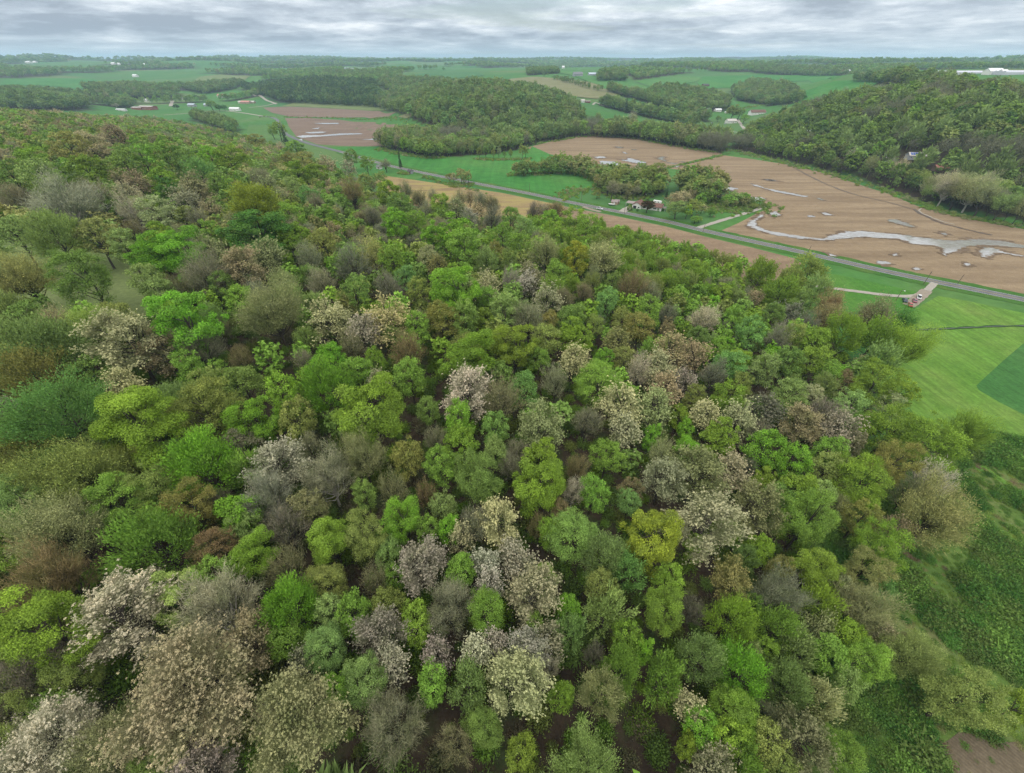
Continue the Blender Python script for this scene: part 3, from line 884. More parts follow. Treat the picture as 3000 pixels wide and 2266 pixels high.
def poly_dist(poly, x, y):
    """signed distance to an outline, positive inside"""
    d = np.full(x.shape, 1e9)
    n = len(poly)
    for i in range(n):
        ax, ay = poly[i]; bx, by = poly[(i + 1) % n]
        vx, vy = bx - ax, by - ay
        t = np.clip(((x - ax) * vx + (y - ay) * vy) / (vx * vx + vy * vy + 1e-9), 0, 1)
        d = np.minimum(d, np.hypot(x - ax - t * vx, y - ay - t * vy))
    return np.where(inside(poly, x, y), d, -d)


def flood(name, xy, cell, mat, z, label, reach, seed, cat=None, group=None, kind=None):
    """standing water: cells along the stubble rows, broken up at the shore"""
    P = np.array(xy)
    c, s_ = math.cos(-0.22), math.sin(-0.22)
    U = np.stack([P[:, 0] * c + P[:, 1] * s_, -P[:, 0] * s_ + P[:, 1] * c], 1)     # along and across the rows
    u0, v0 = U.min(0) - 6; u1, v1 = U.max(0) + 6
    us = np.arange(u0, u1, cell * 1.5); vs = np.arange(v0, v1, cell)
    gu, gv = np.meshgrid(us, vs)
    q = poly_dist([tuple(p) for p in U], gu.ravel() + cell * .75, gv.ravel() + cell * .5).reshape(gu.shape)
    nz = (fbm(gu / 9 + seed, gv / 1.6, 41, 3) - .5) * 2.6 + (fbm(gu / 26 + seed, gv / 12, 43, 2) - .5) * 1.8
    keep = q - ((.75 if reach > .9 else .4) if kind is None else -.3) + nz * reach > 0
    jj, ii = np.where(keep)
    nu = len(us) + 1
    gu2, gv2 = np.meshgrid(np.append(us, us[-1] + cell * 1.5), np.append(vs, vs[-1] + cell))
    jit = np.random.default_rng(seed)
    gu2 = gu2 + jit.uniform(-.45, .45, gu2.shape) * cell; gv2 = gv2 + jit.uniform(-.3, .3, gv2.shape) * cell
    X_ = gu2 * c - gv2 * s_; Y_ = gu2 * s_ + gv2 * c
    base = jj * nu + ii
    f = np.stack([base, base + 1, base + nu + 1, base + nu], 1)
    used, inv = np.unique(f.ravel(), return_inverse=True)
    if len(used) < 4: return
    V_ = np.column_stack([X_.ravel()[used], Y_.ravel()[used], np.full(len(used), z)])
    o = link(name, mesh_np(name, V_, inv.reshape(-1, 4), (mat,)))
    return props(o, label, cat, group, kind)


for i, (c, pl, lab) in enumerate(PUD):
    xy = [at_z(x, y, 0)[:2] for x, y in Q(c, pl)]
    P_ = np.array(xy); ext = np.ptp(P_, axis=0).max()
    far_ = np.hypot(*P_.mean(0))
    cell = float(np.clip(far_ / 560, .4, 1.6))
    thin = min(np.ptp(P_, axis=0).min(), 12)
    reach = float(np.clip(thin * .15, .35, 1.7))
    flood('wet_margin', xy, cell * 1.6, M_wet, 0.215, 'dark soaked soil around a flood puddle', reach * 2.2, 300 + i, None, None, 'structure')
    flood('puddle', xy, cell, M_water, 0.23, lab, reach, 40 + i, 'puddle', 'flood puddles on the brown fields')


# ------------------------------------------------------------------ tree materials
def leaf_mat(name, instanced):
    """leaf colour is the tree's own colour; boughs drift towards a greener tone, each leaf tuft a little different"""
    b = NB(name)
    oi = b.N('ShaderNodeObjectInfo')
    base = b.attr('col', 'INSTANCER').outputs['Color'] if instanced else oi.outputs['Color']
    tc = b.N('ShaderNodeTexCoord')
    n = b.N('ShaderNodeTexNoise'); n.noise_dimensions = '4D'
    n.inputs['Scale'].default_value = 0.33; n.inputs['Detail'].default_value = 3.0; n.inputs['Roughness'].default_value = 0.6
    b.L(tc.outputs['Object'], n.inputs['Vector'])
    b.L(b.math('MULTIPLY', oi.outputs['Random'], 50.0), n.inputs['W'])
    base = b.mix(b.ramp(n.outputs[0], [(0.46, (0, 0, 0)), (0.68, (0.5, 0.5, 0.5))]), base, (0.135, 0.19, 0.055))
    v = b.attr('var').outputs['Fac']
    c = b.mix(1.0, base, b.ramp(v, [(0.0, (0.72, 0.74, 0.68)), (1.0, (1.28, 1.26, 1.2))] if instanced else [(0.0, (0.55, 0.58, 0.48)), (0.5, (1.0, 1.0, 0.96)), (1.0, (1.55, 1.48, 1.28))]), 'MULTIPLY')
    d = b.N('ShaderNodeBsdfDiffuse'); b.L(c, d.inputs[0])
    t = b.N('ShaderNodeBsdfTranslucent'); b.L(c, t.inputs[0])
    m = b.N('ShaderNodeMixShader'); m.inputs[0].default_value = 0.18
    b.L(d.outputs[0], m.inputs[1]); b.L(t.outputs[0], m.inputs[2])
    b.L(m.outputs[0], b.out.inputs[0])
    return b.m


def bark_mat():
    b = NB('bark')
    oi = b.N('ShaderNodeObjectInfo')
    n = b.noise(b.geo(1, 1, 0.25), 3.0, 4, 0.65)
    c = b.mix(1.0, oi.outputs['Color'], b.ramp(n, [(0.3, (0.65, 0.65, 0.65)), (0.7, (1.3, 1.3, 1.3))]), 'MULTIPLY')
    return b.done(c, 0.95, 0.1)


M_leaf = leaf_mat('foliage', False)
M_leafi = leaf_mat('far_foliage', True)
M_bark = bark_mat()


# ------------------------------------------------------------------ tree shapes
def unit(v):
    return v / (np.linalg.norm(v, axis=-1, keepdims=True) + 1e-9)


def tris_at(P, Nrm, size, r, aspect=1.0):
    n = len(P)
    a = r.normal(size=(n, 3))
    t = unit(np.cross(Nrm, a)); bt = unit(np.cross(Nrm, t))
    s = (size * r.uniform(0.65, 1.35, n))[:, None]
    v0 = P + t * s * aspect; v1 = P - t * s * 0.5 + bt * s * 0.75; v2 = P - t * s * 0.5 - bt * s * 0.75
    return np.stack([v0, v1, v2], 1).reshape(-1, 3)


def blades(P, D, length, width, r):
    n = len(P)
    a = r.normal(size=(n, 3))
    t = unit(np.cross(D, a))
    L_ = (length * r.uniform(0.6, 1.3, n))[:, None]
    w = (width * r.uniform(0.7, 1.3, n))[:, None]
    return np.stack([P - t * w, P + t * w, P + D * L_], 1).reshape(-1, 3)


def tube(pts, rads, sides):
    V, Fc = [], []
    n = len(pts)
    for i in range(n):
        d = pts[min(i + 1, n - 1)] - pts[max(i - 1, 0)]
        d = d / (np.linalg.norm(d) + 1e-9)
        u = np.cross(d, [0.31, 0.9, 0.2]); u /= np.linalg.norm(u) + 1e-9
        w = np.cross(d, u)
        for k in range(sides):
            a = 2 * math.pi * k / sides
            V.append(pts[i] + (u * math.cos(a) + w * math.sin(a)) * rads[i])
    for i in range(n - 1):
        for k in range(sides):
            k2 = (k + 1) % sides
            Fc.append((i * sides + k, i * sides + k2, (i + 1) * sides + k2, (i + 1) * sides + k))
    return V, Fc


def dome_points(n, r, low=-0.45, jit=0.25):
    k = np.arange(n) + 0.5
    z = 1 - (1 - low) * k / n
    ph = k * 2.399963 + r.uniform(0, 6.28)
    p = np.stack([np.sqrt(np.clip(1 - z * z, 0, 1)) * np.cos(ph), np.sqrt(np.clip(1 - z * z, 0, 1)) * np.sin(ph), z], 1)
    return unit(p + r.normal(size=p.shape) * jit)


def rand_dirs(n, r):
    return unit(r.normal(size=(n, 3)))


# crowns are built about 10 m wide on a 20 m tree and scaled to size
def crown(kind, q, r):
    """q = share of the full leaf count. Returns triangle corners, a tone per corner with some inner shade painted in, limb end points"""
    ctr = np.array([0, 0, 11.3]); rad = np.array([5.0, 5.0, 7.9])
    if kind == 'conifer':
        V = []; var = []; tips = []
        for lev in np.linspace(0.02, 1, int(30 * max(q, .35))):
            z = 3 + 16.5 * lev; rr = 3.6 * (1 - lev) ** 0.85 + 0.15
            nb = int(7 + 7 * (1 - lev))
            for k in range(nb):
                a = r.uniform(0, 6.28); d = np.array([math.cos(a), math.sin(a), -0.28]); L_ = rr * r.uniform(0.75, 1.15)
                m = max(3, int(16 * q * (L_ / 3) + 2))
                t = r.uniform(0.15, 1, m)[:, None]
                P = np.array([0, 0, z]) + d * L_ * t + r.normal(size=(m, 3)) * 0.16
                V.append(blades(P, unit(np.tile(d, (m, 1)) + r.normal(size=(m, 3)) * 0.45), 0.95 / max(q, .3) ** .35, 0.24 / max(q, .3) ** .35, r))
                var += list(np.repeat(np.clip(0.35 + 0.3 * t[:, 0] + r.normal(size=m) * .1, 0, 1), 3))
        return np.concatenate(V), np.array(var), np.array(tips)
    # warped dome outline: no two crowns round
    warp = r.normal(size=(5, 3)); wa = r.uniform(-.13, .13, 5) * 1.6

    def env(d):
        s = 1 + sum(wa[i] * np.sin(2.6 * (d @ warp[i]) + i) for i in range(5))
        return s[:, None]
    if kind in ('dense', 'leafy'):
        de = kind == 'dense'
        nl = 60 if de else 95
        ld = dome_points(nl, r, -0.6, 0.28)
        lr = r.uniform(0.8, 1.75, nl) if de else r.uniform(0.55, 1.4, nl)
        lc = ctr + ld * rad * env(ld) * 0.80 * r.uniform(0.72, 1.14, nl)[:, None]
        tot = int((6400 if de else 5200) * q)
        per = np.maximum((tot * lr ** 2 / (lr ** 2).sum()).astype(int), 4)
        idx = np.repeat(np.arange(nl), per); n = len(idx)
        d = unit(rand_dirs(n, r) + ld[idx] * 0.55 + np.array([0, 0, 0.38]))
        P = lc[idx] + d * lr[idx][:, None] * (r.uniform(0.0, 1.0, n) ** (0.4 if de else 0.6) * (1.1 if de else 1.35))[:, None] * np.array([1, 1, .82])
        size = (0.27 if de else 0.235) / math.sqrt(q)
        Nr = unit(d * 0.6 + rand_dirs(n, r) * 0.8 + np.array([0, 0, 0.35]))
        V = tris_at(P, Nr, np.full(n, size), r)
        lobe = r.normal(size=nl) * 0.10
        var = np.repeat(np.clip(0.5 + lobe[idx] + r.normal(size=n) * 0.17, 0, 1), 3)
        # twigs reaching out past the leaves
        m = int((500 if de else 1000) * q)
        j = r.integers(0, nl, m)
        D = unit(ld[j] + np.array([0, 0, .45]) + r.normal(size=(m, 3)) * .5)
        V2 = blades(lc[j] + r.normal(size=(m, 3)) * .4, D, 1.25, (0.075 if de else 0.06) / math.sqrt(q), r)
        return np.concatenate([V, V2]), np.concatenate([var, np.repeat(np.clip(.45 + r.normal(size=m) * .2, 0, 1), 3)]), lc
    if kind == 'feather':
        nl = 70
        ld = dome_points(nl, r, -0.5, 0.2)
        tot = int(4600 * q)
        root = ctr + np.array([0, 0, -2.5]) + ld * rad * 0.38
        tip = ctr + ld * rad * env(ld) * r.uniform(0.88, 1.12, nl)[:, None]
        idx = r.integers(0, nl, tot)
        t = r.uniform(0.0, 1.0, tot) ** 0.6
        sp = (0.35 + 0.75 * t)[:, None]
        P = root[idx] + (tip - root)[idx] * (0.35 + 0.62 * t)[:, None] + r.normal(size=(tot, 3)) * sp * 0.62
        D = unit(unit((tip - root)[idx]) + np.array([0, 0, 0.45]) + r.normal(size=(tot, 3)) * 0.38)
        V = blades(P, D, 0.85 / math.sqrt(q), 0.16 / math.sqrt(q), r)
        lobe = r.normal(size=nl) * 0.08
        var = np.clip(0.42 + lobe[idx] + 0.14 * t + r.normal(size=tot) * 0.16, 0, 1)
        return V, np.repeat(var, 3), tip[::3] * 0.94 + root[::3] * 0.06
    if kind == 'tuft':
        nl = 54
        ld = dome_points(nl, r, -0.5, 0.25)
        lc = ctr + ld * rad * env(ld) * r.uniform(0.72, 0.95, nl)[:, None]
        # several small blossom tufts on every branch
        nt = 12 if q < 2 else 24 if q < 5 else 44
        tc = np.repeat(lc, nt, 0) + r.normal(size=(nl * nt, 3)) * np.array([0.95, 0.95, 0.8]) * (1 if q < 2 else .68) + np.repeat(ld, nt, 0) * r.uniform(0, .8, nl * nt)[:, None]
        tr = r.uniform(0.16, 0.42, len(tc)) if q < 2 else r.uniform(0.12, 0.30, len(tc)) * (1 if q < 5 else .72)
        tot = int(5600 * q)
        idx = r.integers(0, len(tc), tot)
        d = unit(rand_dirs(tot, r) + np.array([0, 0, 0.35]))
        P = tc[idx] + d * tr[idx][:, None] * r.uniform(0.3, 1.1, tot)[:, None]
        V = tris_at(P, unit(d + rand_dirs(tot, r) * .8 + np.array([0, 0, .4])), np.full(tot, 0.165 / math.sqrt(q)), r)
        tone = r.normal(size=len(tc)) * 0.12
        var = np.repeat(np.clip(0.55 + tone[idx] + r.normal(size=tot) * 0.16, 0, 1), 3)
        # the twigs that carry them show between
        m = int(1500 * q)
        j = r.integers(0, len(tc), m)
        src = lc[j // nt] - ld[j // nt] * 1.6
        D = unit(tc[j] - src + r.normal(size=(m, 3)) * .35)
        V2 = blades(src + D * r.uniform(0, 1.0, m)[:, None], D, 1.9, 0.055 / math.sqrt(q), r)
        # small young leaves in the inside of the crown
        m3 = int(1700 * q)
        j3 = r.integers(0, nl, m3)
        P3 = lc[j3] - ld[j3] * r.uniform(.2, 1.6, m3)[:, None] + r.normal(size=(m3, 3)) * .8
        V3 = tris_at(P3, rand_dirs(m3, r), np.full(m3, .2 / math.sqrt(q)), r)
        return np.concatenate([V, V2, V3]), np.concatenate([var, np.full(3 * m, 0.05), np.repeat(np.clip(.12 + r.normal(size=m3) * .1, 0, 1), 3)]), lc
    if kind in ('bare', 'sparse'):
        nl = 64
        ld = dome_points(nl, r, -0.25, 0.18)
        root = ctr + np.array([0, 0, -4.2]) + ld * rad * 0.22
        tip = ctr + ld * rad * env(ld) * r.uniform(0.86, 1.08, nl)[:, None]
        ax = unit(tip - root)
        V = []; var = []
        # boughs, then twigs fanning out; painted shade, inner ones dark and tips light
        for (cnt, t0, t1, ln, wd, spread, tone) in ((420, .1, .65, 2.6, .095, .30, .12), (1900, .45, .95, 1.5, .052, .50, .45), (1500, .72, 1.02, .95, .042, .62, .85)):
            m = int(cnt * q ** .8)
            idx = r.integers(0, nl, m); t = r.uniform(t0, t1, m)
            P = root[idx] + (tip - root)[idx] * t[:, None] + r.normal(size=(m, 3)) * (0.15 + .5 * t)[:, None]
            D = unit(ax[idx] + r.normal(size=(m, 3)) * spread + np.array([0, 0, .25]))
            V.append(blades(P, D, ln, wd / q ** .4, r)); var.append(np.repeat(np.clip(tone + r.normal(size=m) * .14, 0, 1), 3))
        if kind == 'sparse':
            m = int(2000 * q)
            idx = r.integers(0, nl, m); t = r.uniform(.5, 1.06, m)
            P = root[idx] + (tip - root)[idx] * t[:, None] + r.normal(size=(m, 3)) * .75
            V.append(tris_at(P, unit(rand_dirs(m, r) + np.array([0, 0, .5])), np.full(m, .2 / math.sqrt(q)), r)); var.append(np.repeat(np.clip(.8 + r.normal(size=m) * .14, 0, 1), 3))
        return np.concatenate(V), np.concatenate(var), tip * .55 + root * .45
    raise ValueError(kind)


def trunk(kind, ends, r, fine):
    V, Fc = [], []

    def add(p, rd, s):
        v, f = tube([np.asarray(x, float) for x in p], rd, s)
        o = len(V); V.extend(v); Fc.extend(tuple(i + o for i in q) for q in f)
    if kind == 'conifer':
        add([(0, 0, -0.6), (0, 0, 6), (0, 0, 13), (0, 0, 19.6)], (.34, .26, .14, .02), 6 if fine else 4)
        return V, Fc
    lean = r.normal(size=2) * 0.35
    add([(0, 0, -0.8), (lean[0] * .3, lean[1] * .3, 3), (lean[0], lean[1], 7), (lean[0] * 1.3, lean[1] * 1.1, 11), (lean[0], lean[1], 15.5)], (.36, .28, .22, .14, .04), 7 if fine else 4)
    many = kind in ('bare', 'sparse', 'tuft')
    k = min(len(ends), (30 if many else 14) if fine else (12 if many else 6))
    for e in (ends[r.permutation(len(ends))[:k]] if len(ends) else []):
        z0 = np.clip(e[2] - r.uniform(3.5, 7.0), 4.2, 13)
        a = np.array([lean[0], lean[1], z0]); m = a * .5 + e * .5 + np.array([0, 0, -0.5]) + r.normal(size=3) * .3
        add([a, m, e], (.13, .085, .02) if not many else (.19, .13, .04), 4 if fine else 3)
    return V, Fc


KINDS = ('dense', 'leafy', 'feather', 'tuft', 'bare', 'sparse', 'conifer')
PROTO = {}
PCOLL = bpy.data.collections.new('far_tree_shapes')
FARIDX = {}


def make_protos():
    for ki, kind in enumerate(KINDS):
        for lod, q in ((0, 1.0), (1, 0.5), (2, 3.0), (3, 6.5)):
            if lod == 3 and kind in ('conifer', 'sparse'):
                continue
            L_ = []
            for v in range((4 if lod == 0 else 3 if lod == 1 else 2 if lod == 2 else 1) if kind != 'conifer' else 1):
                r = np.random.default_rng(100 + ki * 17 + v * 3 + lod * 977)
                V, var, ends = crown(kind, q, r)
                f = np.arange(len(V)).reshape(-1, 3)
                cm = mesh_np('crown', V, f, (M_leaf,), {'var': var})
                tv, tf = trunk(kind, ends, r, lod != 1)
                tm = mesh_np('trunk', tv, tf, (M_bark,))
                L_.append((cm, tm))
            PROTO[kind, lod] = L_
    # far trees: a few hundred faces each, crown and stem in one mesh
    n = 0
    for ki, kind in enumerate(('leafy', 'dense', 'feather', 'bare', 'conifer', 'tuft')):
        for v in range(3 if kind not in ('conifer',) else 2):
            r = np.random.default_rng(900 + ki * 31 + v)
            V, var, ends = crown(kind, 0.085 if kind not in ('bare',) else 0.16, r)
            tv, tf = tube([np.array([0, 0, -1.0]), np.array([0, 0, 8.0])], (.3, .18), 3)
            V = np.concatenate([V, np.array(tv)]); m0 = len(V) - len(tv)
            tri = [(m0 + a, m0 + b_, m0 + c) for a, b_, c, d in tf] + [(m0 + a, m0 + c, m0 + d) for a, b_, c, d in tf]
            f = np.concatenate([np.arange(m0).reshape(-1, 3), np.array(tri)])
            me = mesh_np('far_tree', V, f, (M_leafi,), {'var': np.concatenate([var, np.zeros(len(tv))])})
            o = bpy.data.objects.new('far_tree_%02d' % n, me)
            PCOLL.objects.link(o)
            FARIDX.setdefault(kind, []).append(n); n += 1
    # shrubs for hedges, brambles and the forest floor
    for v in range(3):
        r = np.random.default_rng(1500 + v)
        nn = 190
        d = unit(rand_dirs(nn, r) * np.array([1, 1, .7]) + np.array([0, 0, .35]))
        P = d * np.array([1.0, 1.0, .85]) * r.uniform(.35, 1.05, nn)[:, None] + r.normal(size=(nn, 3)) * .12
        V = tris_at(P, unit(d + rand_dirs(nn, r) * .8), np.full(nn, .17), r)
        o = bpy.data.objects.new('far_tree_%02d' % n, mesh_np('shrub_shape', V, np.arange(len(V)).reshape(-1, 3), (M_leafi,), {'var': np.repeat(np.clip(.5 + r.normal(size=nn) * .2, 0, 1), 3)}))
        PCOLL.objects.link(o)
        FARIDX.setdefault('shrub', []).append(n); n += 1
        nn = 900
        d = unit(rand_dirs(nn, r) * np.array([1, 1, .7]) + np.array([0, 0, .35]))
        P = d * np.array([1.0, 1.0, .85]) * r.uniform(.3, 1.1, nn)[:, None] + r.normal(size=(nn, 3)) * .14
        V = np.concatenate([tris_at(P, unit(d + rand_dirs(nn, r) * .8), np.full(nn, .075), r), blades(P[:250] * .7, unit(d[:250] + r.normal(size=(250, 3)) * .4), .6, .03, r)])
        o = bpy.data.objects.new('far_tree_%02d' % n, mesh_np('fine_shrub_shape', V, np.arange(len(V)).reshape(-1, 3), (M_leafi,), {'var': np.repeat(np.clip(.5 + r.normal(size=nn + 250) * .2, 0, 1), 3)}))
        PCOLL.objects.link(o)
        FARIDX.setdefault('fine', []).append(n); n += 1


make_protos()


def scatter_group():
    ng = bpy.data.node_groups.new('scatter', 'GeometryNodeTree')
    ng.interface.new_socket('Geometry', in_out='INPUT', socket_type='NodeSocketGeometry')
    ng.interface.new_socket('Geometry', in_out='OUTPUT', socket_type='NodeSocketGeometry')
    N = ng.nodes.new
    gi = N('NodeGroupInput'); go = N('NodeGroupOutput')
    ci = N('GeometryNodeCollectionInfo'); ci.inputs[0].default_value = PCOLL
    ci.inputs['Separate Children'].default_value = True; ci.inputs['Reset Children'].default_value = True
    iop = N('GeometryNodeInstanceOnPoints')

    def na(name, typ):
        a = N('GeometryNodeInputNamedAttribute'); a.data_type = typ; a.inputs[0].default_value = name
        return a.outputs[0]
    L = ng.links.new
    L(gi.outputs[0], iop.inputs['Points']); L(ci.outputs[0], iop.inputs['Instance'])
    iop.inputs['Pick Instance'].default_value = True
    L(na('pi', 'INT'), iop.inputs['Instance Index'])
    L(na('sc', 'FLOAT_VECTOR'), iop.inputs['Scale'])
    eu = N('FunctionNodeEulerToRotation')
    L(na('rot', 'FLOAT_VECTOR'), eu.inputs[0]); L(eu.outputs[0], iop.inputs['Rotation'])
    L(iop.outputs[0], go.inputs[0])
    return ng


SCATTER = scatter_group()


def scatter(name, P, pi, sc, rot, col, label):
    """one stuff object that carries a tree or shrub on each of its points"""
    n = len(P)
    me = bpy.data.meshes.new(name)
    me.vertices.add(n); me.vertices.foreach_set('co', np.asarray(P, np.float32).ravel())
    a = me.attributes.new('pi', 'INT', 'POINT'); a.data.foreach_set('value', np.asarray(pi, np.int32))
    a = me.attributes.new('sc', 'FLOAT_VECTOR', 'POINT'); a.data.foreach_set('vector', np.asarray(sc, np.float32).ravel())
    R3 = np.zeros((n, 3), np.float32); R3[:, 2] = rot
    a = me.attributes.new('rot', 'FLOAT_VECTOR', 'POINT'); a.data.foreach_set('vector', R3.ravel())
    c4 = np.ones((n, 4), np.float32); c4[:, :3] = col
    a = me.attributes.new('col', 'FLOAT_COLOR', 'POINT'); a.data.foreach_set('color', c4.ravel())
    o = link(name, me)
    m = o.modifiers.new('scatter', 'NODES'); m.node_group = SCATTER
    return props(o, label, None, None, 'stuff')


# ------------------------------------------------------------------ tree colours (the leaf's own colour)
TONE = {  # name: (leaf colour, words)
    'lime': ((0.215, 0.335, 0.040), 'lime green'),
    'limeolive': ((0.205, 0.333, 0.044), 'yellowish green'),
    'yellow': ((0.285, 0.335, 0.035), 'mustard yellow'),
    'palelime': ((0.480, 0.576, 0.168), 'pale lime'),
    'vivid': ((0.189, 0.397, 0.038), 'vivid green'),
    'green': ((0.205, 0.362, 0.058), 'fresh green'),
    'mid': ((0.187, 0.299, 0.071), 'mid green'),
    'dark': ((0.075, 0.195, 0.036), 'deep green'),
    'sage': ((0.256, 0.367, 0.116), 'sage green'),
    'palesage': ((0.403, 0.436, 0.221), 'pale sage'),
    'bluegreen': ((0.168, 0.338, 0.092), 'bluish green'),
    'olive': ((0.249, 0.302, 0.081), 'olive'),
    'tanolive': ((0.324, 0.323, 0.125), 'tan olive'),
    'orange': ((0.245, 0.240, 0.070), 'orange olive'),
    'tan': ((0.450, 0.370, 0.235), 'tan'),
    'cream': ((0.607, 0.581, 0.337), 'cream'),
    'greycream': ((0.469, 0.436, 0.297), 'grey cream'),
    'white': ((0.680, 0.637, 0.520), 'white'),
    'pink': ((0.480, 0.430, 0.360), 'pinkish white'),
    'rust': ((0.245, 0.185, 0.105), 'rust brown'),
    'brown': ((0.225, 0.200, 0.125), 'brown'),
    'grey': ((0.265, 0.260, 0.185), 'grey'),
    'palegrey': ((0.390, 0.370, 0.295), 'pale grey'),
    'purple': ((0.205, 0.190, 0.155), 'purplish grey'),
    'greyolive': ((0.297, 0.309, 0.158), 'grey olive'),
    'needle': ((0.022, 0.050, 0.023), 'blackish green'),
    'wine': ((0.040, 0.014, 0.017), 'dark wine red'),
}
KWORD = {'dense': ('leafy_tree', 'leafy tree'), 'leafy': ('light_leafed_tree', 'light leafed tree'), 'feather': ('feathery_tree', 'feathery tree'),
         'tuft': ('blossoming_tree', 'blossoming tree'), 'bare': ('bare_tree', 'bare twiggy tree'), 'sparse': ('budding_tree', 'budding tree'), 'conifer': ('conifer', 'conifer')}
TREES = []      # dicts: x,y,z,w,h,kind,tone, px,py,pw


def add_by_crown(px, py, pw, kind, tone, hero=True, hk=1.0):
    """a tree whose crown centre is seen at a photo pixel and whose crown looks pw pixels wide"""
    w = 9.0
    p = None
    for _ in range(5):
        h = np.clip((1.05 * w + 7.0) * hk, 6, 24)
        p = hit(px, py, zoff=0.66 * h)
        if p is None: return
        f = project(p)[2]
        w = float(np.clip(pw * f / FPX, 3.2, 24))
    z = float(H(p[0], p[1]))
    TREES.append(dict(x=p[0], y=p[1], z=z, w=w, h=float(h), kind=kind, tone=tone, px=px, py=py, pw=pw, hero=hero))


def add_by_base(px, py, ph, kind, tone, wk=0.55, hero=True):
    """a tree whose foot is seen at a photo pixel and which stands ph pixels tall"""
    p = hit(px, py)
    if p is None: return
    lo, hi = 2.0, 45.0
    for _ in range(20):
        m = (lo + hi) / 2
        if py - project(p + np.array([0, 0, m]))[1] < ph: lo = m
        else: hi = m
    h = lo
    f = project(p)[2]
    TREES.append(dict(x=p[0], y=p[1], z=float(H(p[0], p[1])), w=h * wk, h=h, kind=kind, tone=tone, px=px, py=py - ph * .6, pw=h * wk * FPX / f, hero=hero))

